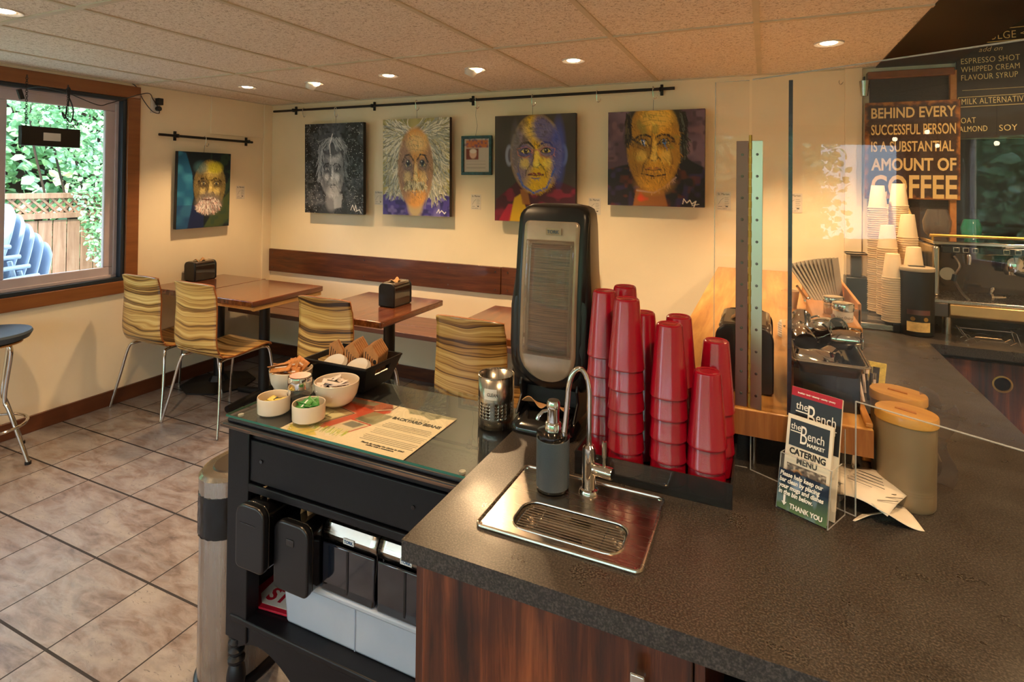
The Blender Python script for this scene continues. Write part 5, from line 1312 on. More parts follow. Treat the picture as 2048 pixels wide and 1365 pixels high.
for x, y, n, d in stk:
    for k in range(n):
        w_ = 'bottom' if k == 0 and n < 6 else on[n-k]
        lab = f'red pebbled tumbler, {w_} of the {d}'; loc = (x, y, CT+.0125+.0455*k)
        if first is None: first = tumbler(); first.location = loc; first['label'] = lab
        else: dup(first, loc, .4*k, lab)

# acrylic sheets with a long hinge -----------------------------------------
ang = math.atan2(-.107, .195)
t = thing('acrylic_screen', 'large clear acrylic screen standing on the counter and rising over the menus', 'screen', (-.027, 1.41, CT), rz=ang)
th = .0025
poly = [(0, 0), (.222, 0), (.222, .228), (.95, .228), (.95, .903), (0, .903)]
MB().prism(poly, -th, th, 'Y').build('sheet', M['acrylic'], t, smooth=False)
b = MB()
def edge(b, pts, r=.0022): return b.tube(pts, r, 4)
for a_, c_ in (((.222, 0), (.222, .228)), ((.222, .228), (.95, .228)), ((0, 0), (.222, 0)), ((0, 0), (0, .15))): edge(b, [(a_[0], 0, a_[1]), (c_[0], 0, c_[1])], .0016)
b.build('lower_edge', M['acryledge'], t); b = MB(); edge(b, [(0, 0, .903), (.95, 0, .903)], .0016); b.build('upper_edge', M['acryledge'], t)
t = thing('acrylic_screen', 'narrow clear acrylic wing on the cup side of the long hinge', 'screen', (-.034, 1.416, CT))
MB().prism([(-.032, 0), (0, 0), (0, .903), (-.075, .903), (-.075, .16), (-.032, .13)], -th, th, 'Y').build('sheet', M['acrylic'], t, smooth=False)
b = MB(); edge(b, [(-.032, 0, .13), (-.032, 0, 0), (0, 0, 0)], .0014); b.build('bottom_edge', M['acryledge'], t); b = MB(); edge(b, [(-.075, 0, .16), (-.075, 0, .903), (0, 0, .903)], .001); b.build('outer_edge', M['acryledge'], t)
t = thing('acrylic_screen', 'clear acrylic sheet seen edge-on with a dark vertical edge, standing on the wooden bar', 'screen', (.052, 1.40, 1.055))
MB().prism([(.006, 0), (.50, 0), (.50, .55), (.42, .70), (.28, .748), (.006, .75)], -.003, .003, 'X').build('sheet', M['acrylic'], t, smooth=False)
MB().box(-.0042, .0042, -.003, .004, .0, .75).build('front_edge', M['darkedge'], t, smooth=False)
t = thing('piano_hinge', 'tall metal piano hinge joining two acrylic sheets', 'hinge', (-.031, 1.408, 1.055))
def leaf(x0, x1, mat, rz, name):
    o = MB().box(x0, x1, -.0045, -.003, 0, .615).build(name, mat, t, bevel=.0006); o.rotation_euler = (0, 0, rz); return o
leaf(-.030, -.004, M['bronze'], 0, 'leaf'); leaf(.004, .029, M['lightsteel'], ang*.6, 'leaf')
b = MB(); k = 0; z = 0
while z < .613:
    b.at((0, -.004, z)).cyl(.0042 if k % 2 else .0036, 0, .0165, 10); z += .017; k += 1
b.build('knuckles', M['brass'], t)
b = MB()
for k in range(12):
    z = .03+.0503*k; b.at((-.017, -.0045, z), (PI/2, 0, 0)).lathe([(.0035, -.0005), (.003, .001), (.001, .0014)], 12)
    b.at((.0155*math.cos(ang*.6), -.0045+.0155*math.sin(ang*.6), z), (PI/2, 0, ang*.6)).lathe([(.0035, -.0005), (.003, .001), (.001, .0014)], 12)
b.build('screws', M['darksteel'], t)

# menu holder ----------------------------------------------------------------
HA = math.atan2(-.042, .083)
t = thing('brochure_holder', 'clear acrylic brochure holder with a handwritten notice on its front', 'brochure holder', (.0685, 1.250, CT), rz=HA)
W_ = .098
MB().box(-W_/2, W_/2, -.001, .001, 0, .106).build('front_wall', M['acrylic'], t, smooth=False)
SP = [(0, 0), (.082, 0), (.082, .17), (.076, .17), (.066, .105), (.019, .105)]
MB().prism(SP, -W_/2-.001, -W_/2+.001, 'X').prism(SP, W_/2-.001, W_/2+.001, 'X').build('side_wall', M['acrylic'], t, smooth=False)
MB().prism([(.050, 0), (.052, 0), (.080, .17), (.078, .17)], -W_/2, W_/2, 'X').box(-W_/2, W_/2, 0, .082, 0, .002).build('back_wall', M['acrylic'], t, smooth=False)
b = MB()
for s in (-W_/2, W_/2): edge(b, [(s, 0, 0), (s, .019, .106)], .0012); edge(b, [(s, .019, .106), (s, .066, .106)], .001); edge(b, [(s, .082, 0), (s, .082, .17)], .001); edge(b, [(s, 0, 0), (s, .082, 0)], .0012)
edge(b, [(-W_/2, .019, .106), (W_/2, .019, .106)], .001); b.build('edge', M['acryledge'], t)
P = Paint(120, 90, '1C2C44', 33); P.put(np.clip(P.V*1.6-.5, 0, 1)*.9, '5E7A50'); P.mottle(8, 4, '7C94A8', .5, .55); P.put((P.V < .3)*.5, '10182A'); P.ell(.38, .3, .1, .1, 'A8C8F0', .5, .8)
n_ = P.mesh('notice', .096, .076, M['print'], t, (-.0, -.0025, .041)); 
text('Please help keep our\nbar clean by placing\nyour mugs and dishes\nin the bin below.', .0122, M['whiteink'], t, (-.0455, -.004, .067), FRONT, sx=.80, bold=.0003, line=.95, shear=.15, name='handwriting')
text('THANK YOU', .0125, M['whiteink'], t, (-.022, -.004, .0105), FRONT, sx=.85, bold=.0004, name='handwriting')
MB().at((-.033, -.004, .018)).prism([(-.002, 0), (.002, 0), (.002, -.0), (.002, -.0001), (.002, .013), (-.002, .013)], -.0003, .0003, 'Y').prism([(0, -.007), (.005, .0), (-.005, .0)], -.0003, .0003, 'Y').build('arrow', M['whiteink'], t)
for o in t.children:
    if o.name.split('.')[0] in ('front_wall', 'notice', 'handwriting', 'arrow'): o.matrix_basis = Matrix.Rotation(-.18, 4, 'X') @ o.matrix_basis
def logo(t, w, z, y, s):
    """the / Bench / MARKET wordmark"""
    g = s
    text('the', .30*g, M['whiteink'], t, (-.50*g+w, y, z+.38*g), FRONT, sx=.85, name='wordmark')
    MB().box(w-.50*g, w-.16*g, y-.0002, y+.0002, z+.30*g, z+.33*g).build('underline', M['whiteink'], t)
    text('B', .85*g, M['whiteink'], t, (-.20*g+w, y, z-.02*g), FRONT, sx=.55, name='wordmark', bold=-.004*g)
    text('ench', .40*g, M['whiteink'], t, (.055*g+w, y, z+.16*g), FRONT, sx=.72, name='wordmark')
    text('MARKET', .16*g, M['whiteink'], t, (.06*g+w, y, z-.04*g), FRONT, sx=.92, name='wordmark', bold=.004*g)
hold = t
def menu(label, x, y, z0, H, W, n, tilt, build, group=None):
    q = thing('menu_leaflet', label, 'leaflet', (0, 0, 0), rot=(0, 0, HA))
    q.matrix_world = Matrix.Translation((.0685, 1.250, CT)) @ Matrix.Rotation(HA, 4, 'Z') @ Matrix.Translation((x, y, z0)) @ Matrix.Rotation(tilt, 4, 'X')
    b = MB()
    for k in range(n): b.box(-W/2, W/2, .0015*k, .0015*k+.0011, 0, H-.0006*k)
    b.build('pages', M['paper'], q); build(q); return q
def menu_front(q):
    W, H = .088, .183
    MB().box(-.038, .038, -.0006, 0, H-.060, H-.008).build('black_block', M['printblack'], q)
    logo(q, -.006, H-.050, -.0012, .060)
    text('CATERING', .0165, M['ink'], q, (0, -.0006, H-.0755), FRONT, bold=.0005, align='CENTER', sx=.88)
    text('MENU', .0165, M['ink'], q, (0, -.0006, H-.091), FRONT, bold=.0005, align='CENTER', sx=.88)
    P = Paint(60, 30, '5A4A42', 9); P.mottle(14, 8, 'C8B8A4', .8, .5); P.mottle(20, 10, '20140E', .9, .5); P.ell(.3, .5, .12, .12, 'B07A3A', 1, .4); P.ell(.3, .5, .08, .08, '20140E', 1, .4)
    P.mesh('photo_print', .076, .034, M['print'], q, (0, -.0005, H-.112))
menu('white CATERING MENU leaflet standing in front in the brochure holder', -.0, .006, .003, .183, .088, 5, -.19, menu_front)
def menu_back(q):
    W, H = .098, .232
    MB().box(-W/2, W/2, -.0006, 0, H-.018, H).build('red_band', M['redink'], q)
    MB().box(-W/2, W/2, -.0006, 0, H-.11, H-.018).build('black_block', M['printblack'], q)
    text('breakfast • lunch • takeaway • catering • grocery', .0048, M['whiteink'], q, (0, -.001, H-.0115), FRONT, align='CENTER', bold=.0001, sx=.78)
    logo(q, -.002, H-.070, -.0012, .072)
menu('taller black and red leaflet standing behind in the brochure holder', -.0, .030, .003, .232, .098, 4, -.17, menu_back)

# canisters --------------------------------------------------------------------
def canister(label, x, y, rz):
    t = thing('canister', label, 'canister', (x, y, CT), rz, group='grey canisters with wooden lids')
    def st(w, d): r = d/2; return rrect(w, d, r*.98, 10)
    zs = [0, .003, .010, .030, .032, .034, .036, .0375, .039, .041, .043, .045, .175]; ks = [.93, .96, .965, .968, .962, .968, .968, .962, .968, .968, .962, .968, 1.0]
    b = MB(); loft(b, [st(.108*k, .088*k) for k in ks], zs); b.build('tin', M['greytin'], t)
    b = MB(); loft(b, [st(.110, .090), st(.113, .093), st(.113, .093), st(.110, .090)], [.168, .170, .185, .188]); b.build('lid', M['lidwood'], t)
    MB().prism([(-.020, -.003), (.020, -.003), (.017, .004), (.004, .003), (-.004, .006), (-.012, .003), (-.02, .004)], .188, .1905).build('engraving', M['boxwood'], t)
    return t
canister('grey metal canister with an oval wooden lid, in front', .272, 1.412, -.55)
canister('grey metal canister with an oval wooden lid, behind the front one', .280, 1.535, -.55)
t = thing('plastic_bag', 'crumpled clear plastic bag beside the rear canister', 'bag', (.345, 1.53, CT))
MB().grid(lambda u, v: (.03*math.cos(5*u)+.012*math.sin(v*9), .045*(u-.5)+.01*math.sin(7*v+u*4), .185*v*(1-.12*math.sin(6*u))), 14, 14).build('film', M['clearplastic'], t, solid=.0006)

# crumpled papers
t = None
for k, (x, y, rz, s) in enumerate(((.205, 1.362, -.5, 1.0), (.190, 1.40, -.2, .9), (.225, 1.345, .3, .85), (.180, 1.345, -.9, .8))):
    lab = 'folded printed paper lying by the canister, '+['topmost of the pile', 'second in the pile', 'curling toward the front', 'lowest in the pile'][k]
    q = thing('paper_sheet', lab, 'paper', (x, y, CT+.030-.006*k), rz, group='loose papers between the menus and the canister')
    MB().grid(lambda u, v: ((u-.5)*.10*s, (v-.5)*.13*s, .012*math.sin(3*u+k)+.015*math.sin(2.5*v+k)*(1-u)-.02*max(0, .35-v)), 14, 14).build('sheet', M['paper'], q, solid=.0008)
    b = MB()
    for j in range(5): b.box(-.035*s, (.01+.006*(j*3 % 4))*s, -.03+.013*j, -.0285+.013*j, .0, .0004)
    o = b.build('fine_print', M['ink'], q); o.location = (0, 0, .021)

# wooden bar -----------------------------------------------------------------
BZ = 1.054
t = thing('wooden_bar', 'thick honey oak bar top running back to the far wall', 'bar', (0, 0, 0))
MB().box(-.262, .212, 1.394, 3.69, BZ-.062, BZ).build('top', M['barwood'], t, bevel=.003)
MB().box(-.262, .212, 1.3925, 1.3945, BZ-.060, BZ-.003).build('end_face', M['barfront'], t)
MB().box(.198, .212, 1.40, 1.90, BZ, BZ+.010).build('side_rail', M['boxwood'], t, bevel=.002)
MB().box(-.14, .150, 1.64, 3.685, .0, BZ-.062).build('support', M['walnut'], t)
b = MB()
for x in (-.02, .18): b.at((x, 1.43, 0)).cyl(.006, CT, BZ-.062, 12)
b.build('standoff', M['chrome'], t)
napkin_box((-.045, 1.60, BZ), .0, 'black napkin dispenser on the wooden bar behind the hinge', 1.12)

# bus pan with milk jugs
t = thing('pan_stand', 'dark glossy box stand under the steel pan on the bar', 'stand', (.130, 1.60, BZ))
MB().box(-.068, .068, -.13, .16, 0, .088).build('box', M['blackgloss'], t, bevel=.002)
MB().box(-.074, -.066, -.131, .16, 0, .088).build('side', M['bench'], t, bevel=.001)
t = thing('steel_pan', 'deep black-lined steel pan full of milk jugs on the bar', 'pan', (.135, 1.62, BZ))
def ring(w, d, r=.014): return rrect(w, d, r, 5)
b = MB(); loft(b, [ring(.150, .40), ring(.135, .385), ring(.130, .38), ring(.118, .36)], [.119, .118, .112, .0885]); b.f = b.f[:-2]; b.build('basin', M['black'], t, solid=.0015)
b = MB(); 
for w_, d_, z in ((.152, .402, .119), (.140, .390, .1195)): b.tube([(x, y, z) for x, y in ring(w_, d_)], .0022, 8, closed=True)
b.build('rim', M['steelh'], t)
def jug():
    t = thing('milk_jug', '', 'milk jug', group='steel milk jugs in the pan')
    pr = [(.001, 0), (.030, 0), (.033, .003), (.034, .02), (.030, .05), (.026, .065), (.028, .080), (.0265, .080), (.0245, .065), (.0285, .05), (.0325, .02), (.001, .004)]
    MB().lathe(pr, 32, cap0=False, cap1=False).build('body', M['chrome'], t)
    MB().tube(smoothpath([(.028, 0, .068), (.048, 0, .07), (.054, 0, .045), (.046, 0, .022), (.033, 0, .018)]), .003, 8).build('handle', M['chrome'], t)
    MB().prism([(-.024, .008), (-.040, 0), (-.024, -.008)], .070, .080).build('spout', M['chrome'], t)
    return t
jl = [((.135, 1.70, BZ+.135), (1.2, .3, .4), 'with its round base facing the camera'), ((.095, 1.60, BZ+.125), (-1.3, .2, .3), 'lying with its mouth toward the camera'), ((.09, 1.68, BZ+.13), (-1.1, -.3, -.2), 'leaning at the rear'), ((.10, 1.52, BZ+.105), (1.3, .9, .9), 'lying flat at the front rim'), ((.155, 1.56, BZ+.11), (1.9, .4, -.6), 'upside down by the pen tray side'), ((.13, 1.50, BZ+.098), (-1.2, .8, 1.8), 'small one at the very front'), ((.16, 1.64, BZ+.135), (1.5, -.5, 1.3), 'on its side in the middle'), ((.12, 1.76, BZ+.12), (.4, 1.2, .2), 'at the back of the pan')]
j0 = None
for k, (loc, rot, lab) in enumerate(jl):
    loc = (loc[0], loc[1]+.0, loc[2]-.010); sc = (.88, .88, .88) if k % 3 else (.8, .8, .8)
    if j0 is None: j0 = jug(); j0.location = loc; j0.rotation_euler = rot; j0['label'] = 'shiny steel milk jug in the pan, '+lab
    else: dup(j0, loc, rot=rot, label='shiny steel milk jug in the pan, '+lab, scale=sc)
# pen tray along the bar edge
t = thing('pen_tray', 'narrow wooden tray of pens beside the bar edge', 'tray', (.245, 1.74, CT))
MB().box(-.030, .030, -.17, .16, 0, .10).build('box', M['boxwood'], t, bevel=.003)
MB().box(-.022, .022, -.16, .15, .10, .112).build('lining', M['blackmatte'], t)
for k in range(9):
    a = -.12+.02*k; q = thing('pen', 'pen standing in the wooden tray, number-free dark barrel, '+['next to the canister', 'second back', 'third back', 'fourth back', 'fifth back', 'sixth back', 'seventh back', 'eighth back', 'at the far end'][k], 'pen', (.232+.012*(k % 3), 1.66+.018*k, CT+.105), rot=(-.5, .15*((k % 3)-1), 0), group='pens in the wooden tray')
    q['label'] = q['label'].replace('number-free dark barrel', 'dark barrel' if k % 2 else 'pale barrel')
    MB().cyl(.0035, 0, .07, 8).build('barrel', M['black'] if k % 2 else M['whitepk'], q); MB().cyl(.004, .055, .072, 8).build('cap', M['steel'], q)
t = thing('marker_packet', 'yellow packet with a dark window standing in the pen tray', 'packet', (.275, 1.80, CT+.105), rot=(-.6, 0, -.3))
MB().box(-.022, .022, -.003, .003, 0, .075).build('card', M['yellow'], t, bevel=.001); MB().box(-.008, .008, -.0045, -.003, .015, .06).build('window', M['ink'], t)
# honey wood box with jars on the bar
t = thing('wooden_box', 'honey-coloured wooden box behind the pan, jars on top', 'box', (.205, 2.12, BZ))
MB().box(-.065, .060, -.19, .20, 0, .095).build('box', M['boxwood'], t, bevel=.003)
for (x, y), lab in (((.222, 2.00), 'steel-lidded jar with a handwritten label on the wooden box'), ((.205, 2.10), 'steel-lidded jar behind the labelled one')):
    q = thing('jar', lab, 'jar', (x, y, BZ+.095), group='lidded jars on the wooden box')
    MB().lathe([(.026, 0), (.028, .003), (.028, .034), (.026, .036)], 32).build('glass', M['liteplastic'] if 'hand' in lab else M['steel'], q)
    MB().lathe([(.030, .034), (.0305, .037), (.0305, .052), (.029, .056), (.024, .057), (.001, .055)], 36).build('lid', M['chrome'], q)
    if 'hand' in lab: text('Non Dairy', .011, M['ink'], q, (-.02, -.0286, .012), FRONT, sx=.9)
t = thing('wooden_caddy', 'open wooden caddy along the bar filled with paper bags', 'caddy', (.245, 2.72, BZ))
b = MB().box(-.08, .08, -.32, -.305, 0, .06).box(-.08, .08, .305, .32, 0, .10).box(-.08, -.068, -.32, .32, 0, .06).box(.068, .08, -.32, .32, 0, .08).box(-.08, .08, -.32, .32, 0, .012)
b.build('box', M['boxwood'], t, bevel=.003)
for k in range(12):
    q = thing('paper_bag', 'brown paper sleeve fanned out in the wooden caddy, '+['frontmost', 'second', 'third', 'fourth', 'fifth', 'sixth', 'seventh', 'eighth', 'ninth', 'tenth', 'eleventh', 'rearmost'][k]+' of the fan', 'paper bag', (.215+.0075*k, 2.56+.018*k, BZ+.014), rot=(-.62+.045*k, 0, 1.15), group='paper sleeves in the caddy')
    MB().box(-.035, .035, -.0015, .0015, 0, .21-.002*k).build('sleeve', plain('kraft_light', 'A39A8C', .3, var=.08) if k == 0 else bpy.data.materials['kraft_light'], q)
t = thing('label_holder', 'clear ball-ended sign clip on the wooden caddy', 'clip', (.155, 2.47, BZ+.06), rot=(.9, 0, -.5)); MB().cyl(.005, 0, .11, 12).build('rod', M['steel'], t); MB().at((0, 0, 0)).ball(.016).build('ball', M['chrome'], t)
# stacks of lids on the bar
k0 = None
for s, (x, y, n, r, lab) in enumerate(((.095, 2.00, 9, .042, 'near stack of white cup lids on the bar'), (.085, 2.12, 6, .045, 'rear stack of white cup lids on the bar'))):
    for k in range(n):
        w_ = 'bottom lid' if k == 0 else 'topmost lid' if k == n-1 else ['', 'second', 'third', 'fourth', 'fifth', 'sixth', 'seventh', 'eighth'][k]+' lid from the bottom'
        if k0 is None:
            k0 = q = thing('cup_cover', f'{w_} of the {lab}', 'lid', (x, y, BZ+.0075*k), group='white cup lids on the bar')
            MB().lathe([(.042, 0), (.043, .003), (.040, .006), (.038, .012), (.034, .013), (.001, .010)], 32).build('lid', M['liteplastic'], q)
        else: dup(k0, (x, y, BZ+.0075*k), label=f'{w_} of the {lab}')
for x, y, lab in ((.05, 2.6, 'small white paper cup on the bar behind the lids'),):
    q = thing('paper_cup', lab, 'paper cup', (.10, 2.62, BZ)); MB().lathe([(.024, 0), (.034, .07), (.035, .072), (.033, .071), (.023, .004), (.001, .004)], 28).build('cup', M['papercup'], q)
# ------------------------------------------------------------------ back counter: paper cups, grinder, espresso machine
def pcup():
    t = thing('paper_cup', '', 'paper cup', group='white paper cups in upside-down stacks')
    pr = [(.0405, 0), (.0425, .001), (.0425, .005), (.040, .0055), (.0275, .108), (.0265, .110), (.0255, .108), (.001, .107)]
    MB().lathe(pr, 24, cap0=False, cap1=False).build('cup', M['papercup'], t); return t
stacks = [(.499, 3.20, .965, 49, 'tallest stack by the wall corner'), (.590, 3.24, .965, 50, 'tallest stack by the coffee grinder'), (.525, 3.12, .965, 31, 'mid-height stack by the wall corner'), (.530, 3.03, .955, 20, 'shortest stack in front'), (.612, 3.16, .965, 36, 'mid-height stack behind the black cylinder'), (.618, 3.07, .955, 23, 'low stack behind the black cylinder')]
def ordn(k):
    w = ['zeroth', 'first', 'second', 'third', 'fourth', 'fifth', 'sixth', 'seventh', 'eighth', 'ninth', 'tenth', 'eleventh', 'twelfth', 'thirteenth', 'fourteenth', 'fifteenth', 'sixteenth', 'seventeenth', 'eighteenth', 'nineteenth', 'twentieth']
    if k <= 20: return w[k]
    tens = {2: 'twenty', 3: 'thirty', 4: 'forty', 5: 'fifty'}[k//10]
    return {20: 'twentieth', 30: 'thirtieth', 40: 'fortieth', 50: 'fiftieth'}[k] if k % 10 == 0 else tens+'-'+w[k % 10]
c0 = None
for x, y, z0, n, lab in stacks:
    for k in range(n):
        w_ = 'topmost cup' if k == n-1 else 'bottom cup' if k == 0 else ordn(n-k)+' cup from the top'
        L = f'white paper cup, {w_} of the {lab}'; loc = (x+.0006*math.sin(k*1.7), y, z0+.0103*k)
        if c0 is None: c0 = pcup(); c0.location = loc; c0['label'] = L
        else: dup(c0, loc, label=L)
t = thing('cup_rack', 'low steel rack with a clear cover under the paper cups', 'rack', (.47, 3.13, CT))
MB().box(-.15, .16, -.12, .20, 0, .03).build('base', M['steelh'], t, bevel=.004); MB().box(-.145, .155, -.115, .19, .030, .043).build('cover', M['clearplastic'], t, bevel=.004)
MB().box(.06, .16, -.128, -.12, 0, .036).build('dark_front', M['black'], t)
t = thing('lid_dispenser', 'black box dispenser with a clear top near the wall corner', 'dispenser', (.415, 3.25, CT))
MB().box(-.048, .048, -.05, .05, 0, .205).build('body', M['black'], t, bevel=.004)
MB().box(-.045, .045, -.045, .045, .205, .32).build('clear_top', M['clearplastic'], t, bevel=.004); MB().box(-.022, .022, -.02, .02, .205, .31).build('column', M['black'], t, bevel=.003)
b = MB().tube([(x, y, .32) for x, y in rrect(.09, .09, .01, 4)], .003, 6, closed=True); b.build('rim', M['black'], t)
# black cylinder
t = thing('knock_cylinder', 'tall black cylinder appliance with a beige lid and dial front beside the paper cups', 'appliance', (.618, 3.02, CT))
MB().lathe([(.060, 0), (.066, .004), (.066, .01), (.001, .01)], 44).build('foot', M['black'], t)
MB().lathe([(.0655, .01), (.066, .10), (.067, .285), (.001, .285)], 48, cap0=False).build('body', M['blackmatte'], t)
MB().lathe([(.069, .283), (.070, .290), (.068, .298), (.001, .300)], 48).build('lid', plain('beige_lid', 'A89880', .4), t)
MB().box(-.030, .030, -.012, .012, .2995, .303).build('lid_slot', M['black'], t)
MB().grid(lambda u, v: (.0672*math.cos(-2.3+1.35*u), .0672*math.sin(-2.3+1.35*u), .022+.042*v), 12, 1).build('front_plate', M['signcream'], t)
MB().grid(lambda u, v: (.0672*math.cos(-2.3+1.35*u), .0672*math.sin(-2.3+1.35*u), .095+.022*v), 12, 2).build('upper_plate', M['bronze'], t)
b = MB()
for a in (-1.95, -1.25): b.at((.067*math.cos(a), .067*math.sin(a), .078), (PI/2, 0, a+PI/2)).lathe([(.006, 0), (.009, 0), (.009, .003), (.006, .003)], 16)
b.build('dials', M['brass'], t)

# espresso machine
t = thing('espresso_machine', 'large chrome espresso machine with group handles and steam wand on the back counter', 'espresso machine', (0, 0, 0))
EX0, EX1 = .715, 1.50
MB().box(EX0+.01, EX1, 3.28, 3.62, 1.055, 1.30).build('body', metal('chrome_brown_reflection', '5A4A3C', .12), t, bevel=.006)  # brown base colour stands in for dark surroundings mirrored in chrome
MB().box(EX0-.015, EX0+.012, 3.12, 3.62, 1.07, 1.295).build('side_panel', M['steel'], t, bevel=.008)
MB().prism([(3.05, 1.05), (3.62, 1.05), (3.62, 1.075), (3.28, 1.075), (3.05, 1.066)], EX0-.03, EX1, 'X').build('drip_tray', M['steel'], t, bevel=.003)
MB().prism([(3.045, 1.0), (3.045, 1.048), (3.28, 1.048), (3.28, .985), (3.07, .985)], EX0+.03, EX1, 'X').build('front_panel', plain('brightened_chrome_panel', 'E2BC80', .3, metal=.85, var=.05), t, bevel=.004)  # lighter gold tint put into the colour to brighten the chrome front
MB().prism([(3.05, .99), (3.05, 1.05), (3.30, 1.05), (3.30, .97)], EX0-.028, EX0+.028, 'X').build('corner', M['darksteel'], t, bevel=.003)
MB().box(EX0, EX1, 3.18, 3.62, 1.298, 1.315).build('top_deck', M['chrome'], t, bevel=.004)
MB().box(EX0+.03, EX1, 3.172, 3.20, 1.262, 1.296).build('control_strip', M['blackgloss'], t, bevel=.004)
bt = MB()
for x in (.80, .835, .868, .98, 1.02, 1.06): bt.box(x-.012, x+.012, 3.169, 3.172, 1.268, 1.290)
bt.build('buttons', M['steelh'], t, bevel=.003)
b = MB()
for x in (.80, .835, .868, .98, 1.02, 1.06): b.box(x-.009, x+.009, 3.1675, 3.169, 1.271, 1.287)
b.build('button_faces', M['blackgloss'], t)
MB().tube([(EX0-.01, 3.19, 1.34), (EX1, 3.19, 1.34)], .007, 10).tube([(EX0, 3.19, 1.315), (EX0, 3.19, 1.34)], .005, 8).build('top_rail', M['brass'], t)
for gx in (1.02, 1.30):
    g = MB().at((gx, 3.22, 1.19)).lathe([(.001, 0), (.040, 0), (.042, .01), (.040, .05), (.032, .07)], 32).build('group_head', M['chrome'], t)
    MB().at((gx, 3.22, 1.175)).lathe([(.001, 0), (.030, 0), (.036, .02)], 28).build('portafilter', M['chrome'], g)
    MB().tube(smoothpath([(gx, 3.19, 1.187), (gx+.03, 3.13, 1.18), (gx+.06, 3.08, 1.165)]), .011, 12).build('handle', M['black'], g)
MB().at((.845, 3.17, 1.235)).lathe([(.001, -.02), (.010, -.02), (.012, .02), (.008, .025)], 16).build('water_spout', M['chrome'], t)
MB().tube(smoothpath([(.790, 3.16, 1.25), (.80, 3.12, 1.21), (.775, 3.10, 1.16), (.80, 3.10, 1.10), (.83, 3.09, 1.062)]), .0052, 10).build('steam_wand', M['darksteel'], t)
MB().tube([(.778, 3.10, 1.175), (.772, 3.10, 1.145)], .010, 10).build('wand_grip', M['black'], t)
MB().at((.79, 3.275, 1.155), (PI/2, 0, 0)).lathe([(.022, 0), (.030, 0), (.030, .008), (.022, .008)], 28).build('gauge_ring', M['chrome'], t); MB().at((.79, 3.274, 1.155), (PI/2, 0, 0)).lathe([(.001, 0), (.022, .001)], 28).build('gauge_face', M['signcream'], t)
for x in (.745, 1.42): MB().at((x, 3.09, CT)).cyl(.018, 0, .075, 20).build('foot', M['steel'], t)
for x in (.78,): pass
t = thing('tamper', 'small chrome tamper lying on the espresso machine drip tray', 'tamper', (.93, 3.12, 1.066))
MB().at((0, 0, .018), (0, PI/2, .3)).lathe([(.001, -.03), (.018, -.03), (.018, -.02), (.007, -.012), (.009, .02), (.006, .035), (.001, .036)], 20).at((-.02, 0, .035), (.3, .2, 0)).lathe([(.001, 0), (.006, .002), (.009, .02), (.004, .03), (.001, .03)], 14).build('body', M['chrome'], t)
t = thing('portafilter_stand', 'zigzag chrome wire rack lying on the counter under the espresso machine', 'wire rack', (.86, 2.98, CT+.004))
zz = [(-.10, 0, .05), (-.075, 0, .012), (-.085, 0, .0), (-.06, 0, .018), (-.045, 0, .0), (-.035, 0, .01), (.055, 0, .01), (.065, 0, 0), (.085, 0, .014), (.10, 0, .0), (.085, 0, .05)]
MB().tube([(x, -.03, z) for x, _, z in zz], .0018, 6).tube([(x, .03, z) for x, _, z in zz], .0018, 6).tube([(-.10, -.03, .05), (-.10, .03, .05)], .0018, 6).tube([(.085, -.03, .05), (.085, .03, .05)], .0018, 6).tube([(-.10, 0, .05), (.085, 0, .05)], .0018, 6).build('wire', M['chrome'], t)
# grinders behind
for x, lab in ((.630, 'coffee grinder with a pale rounded hopper behind the paper cups'),):
    q = thing('coffee_grinder', lab, 'grinder', (x, 3.50, CT))
    MB().prism(rrect(.11, .14, .02, 5), 0, .33).build('body', M['blackgloss'] if x < .8 else M['black'], q, bevel=.004)
    b = MB(); loft(b, [rrect(.10, .12, .02, 5), rrect(.125, .14, .03, 5), rrect(.13, .14, .04, 5), rrect(.09, .10, .03, 5)], [.33, .42, .50, .56]); b.build('hopper', M['signcream'] if x < .8 else M['clearplastic'], q)
    MB().prism(rrect(.08, .09, .02, 4), .33, .39).build('beans', M['bench'], q)

for x, y, s_, lab in ((.775, 3.38, 1.0, 'clear rounded glass jug on top of the espresso machine'), (.90, 3.34, .7, 'small dark green glass on top of the espresso machine')):
    q = thing('clear_glass_shape' if s_ == 1 else 'green_glass_shape', lab, 'glass', (x, y, 1.3155))  # added glass shapes standing in for indistinct green forms above the machine
    MB().lathe([(r*s_, z*s_) for r, z in ((.001, 0), (.035, 0), (.055, .03), (.06, .08), (.045, .13), (.04, .14), (.038, .14), (.043, .13), (.057, .08), (.052, .03), (.03, .004), (.001, .004))], 28, cap0=False, cap1=False).build('body', M['clearplastic'] if s_ == 1 else M['glassedge'], q)
# steel cup fixed to the wall corner, sign and menu board
t = thing('wall_cup', 'small grey metal cup hanging at the corner of the dark panel', 'cup', (.505, 3.655, 2.07))
MB().lathe([(.017, 0), (.026, .085), (.024, .085), (.015, .003), (.001, .003)], 24).build('cup', M['steel'], t); MB().box(-.003, .003, 0, .032, .08, .11).build('bracket', M['iron'], t)
t = thing('tin_sign', 'rusty tin sign with a cream coffee slogan on the dark panel', 'sign', (.7215, 3.648, 1.763))
SW_, SH_ = .430, .533
MB().box(-SW_/2, SW_/2, -.004, .004, -SH_/2, SH_/2).build('plate', M['rust'], t, bevel=.002)
def fit(s, w, h, x, z, bold):
    """one sign line stretched to width w and cap height h"""
    o = text(s, 1.0, M['signcream'], t, (0, 0, 0), FRONT, bold=bold, ext=.0003)
    xs = [v.co.x for v in o.data.vertices]; ys = [v.co.y for v in o.data.vertices]; x0, x1, y0, y1 = min(xs), max(xs), min(ys), max(ys)
    o.scale = (w/(x1-x0), h/(y1-y0), 1); o.location = (x-x0*w/(x1-x0), -.0052, z-y0*h/(y1-y0)); return o
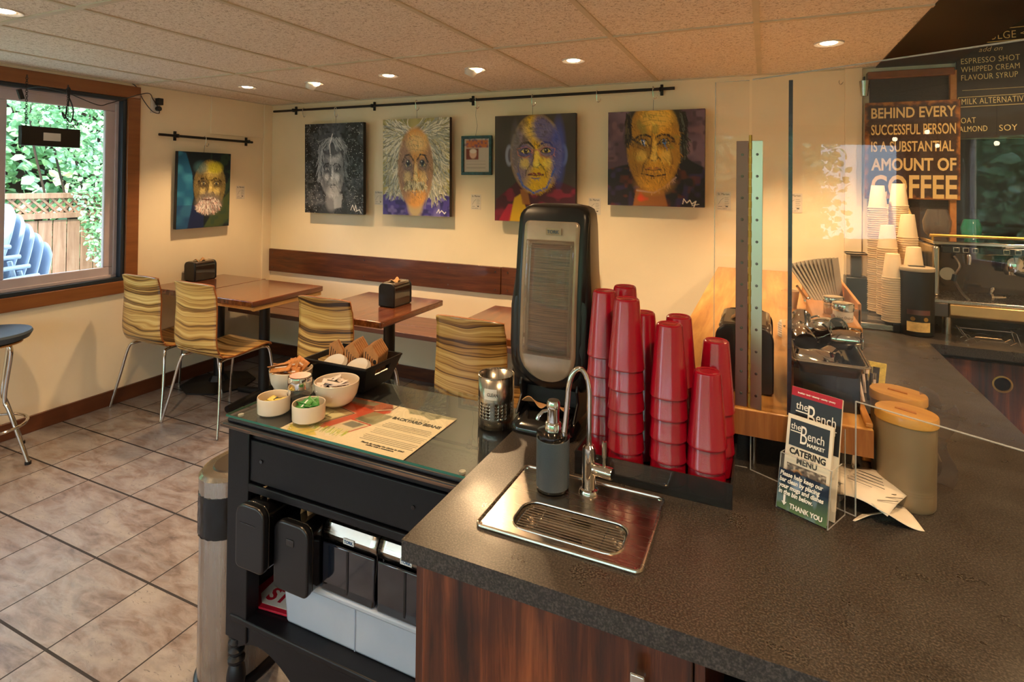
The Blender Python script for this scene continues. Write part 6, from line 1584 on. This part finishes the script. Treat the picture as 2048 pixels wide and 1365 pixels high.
L = -.185
fit('BEHIND EVERY', .380, .058, L, .177, .020); fit('SUCCESSFUL PERSON', .380, .058, L, .085, .014); fit('IS A SUBSTANTIAL', .372, .058, L, -.008, .016)
fit('AMOUNT OF', .382, .070, L, -.112, .028); fit('COFFEE', .386, .128, L, -.262, .022)
t = thing('menu_board', 'large dark chalkboard menu with yellow chalk lettering on the back wall', 'menu board', (0, 3.672, 0))
MB().box(.925, 2.1, 0, .012, 1.825, 2.60).build('board', M['board'], t, bevel=.001)
def chalk(s, x0, x1, z, h, shear=0, rot=.025):
    o = text(s, 1.0, M['chalk'], t, (0, 0, 0), FRONT, bold=-.006, ext=.0003, shear=shear, name='chalk_lettering', spacing=1.05)
    xs = [v.co.x for v in o.data.vertices]; ys = [v.co.y for v in o.data.vertices]; a, b_, c, d = min(xs), max(xs), min(ys), max(ys)
    o.scale = ((x1-x0)/(b_-a), h/(d-c), 1); o.location = (x0-a*(x1-x0)/(b_-a), -.0008, z); o.rotation_euler = (PI/2, -rot, 0); return o
chalk('INDULGE', .985, 1.172, 2.335, .038); chalk('<', 1.19, 1.215, 2.345, .02); chalk('add on', 1.02, 1.118, 2.277, .024, .35)
chalk('ESPRESSO SHOT', .945, 1.188, 2.218, .029); chalk('WHIPPED CREAM', .945, 1.187, 2.174, .029); chalk('FLAVOUR SYRUP', .946, 1.180, 2.131, .029)
chalk('MILK ALTERNATIVES', .948, 1.232, 2.003, .031); chalk('OAT', .945, 1.008, 1.904, .029); chalk('ALMOND', .938, 1.056, 1.858, .029); chalk('SOY', 1.105, 1.178, 1.860, .031)
def ln(b, x0, z0, x1, z1, r=.0016): b.tube([(x0, -.001, z0), (x1, -.001, z1)], r, 4)
b = MB(); ln(b, .94, 2.386, 1.6, 2.405, .002); ln(b, .94, 2.322, 1.6, 2.340, .002); ln(b, .933, 2.041, 1.6, 2.058); ln(b, .933, 2.041, .933, 1.990); ln(b, .933, 1.990, 1.6, 2.006); ln(b, .95, 2.078, 1.6, 2.090, .001)
b.build('chalk_lines', M['chalk'], t)
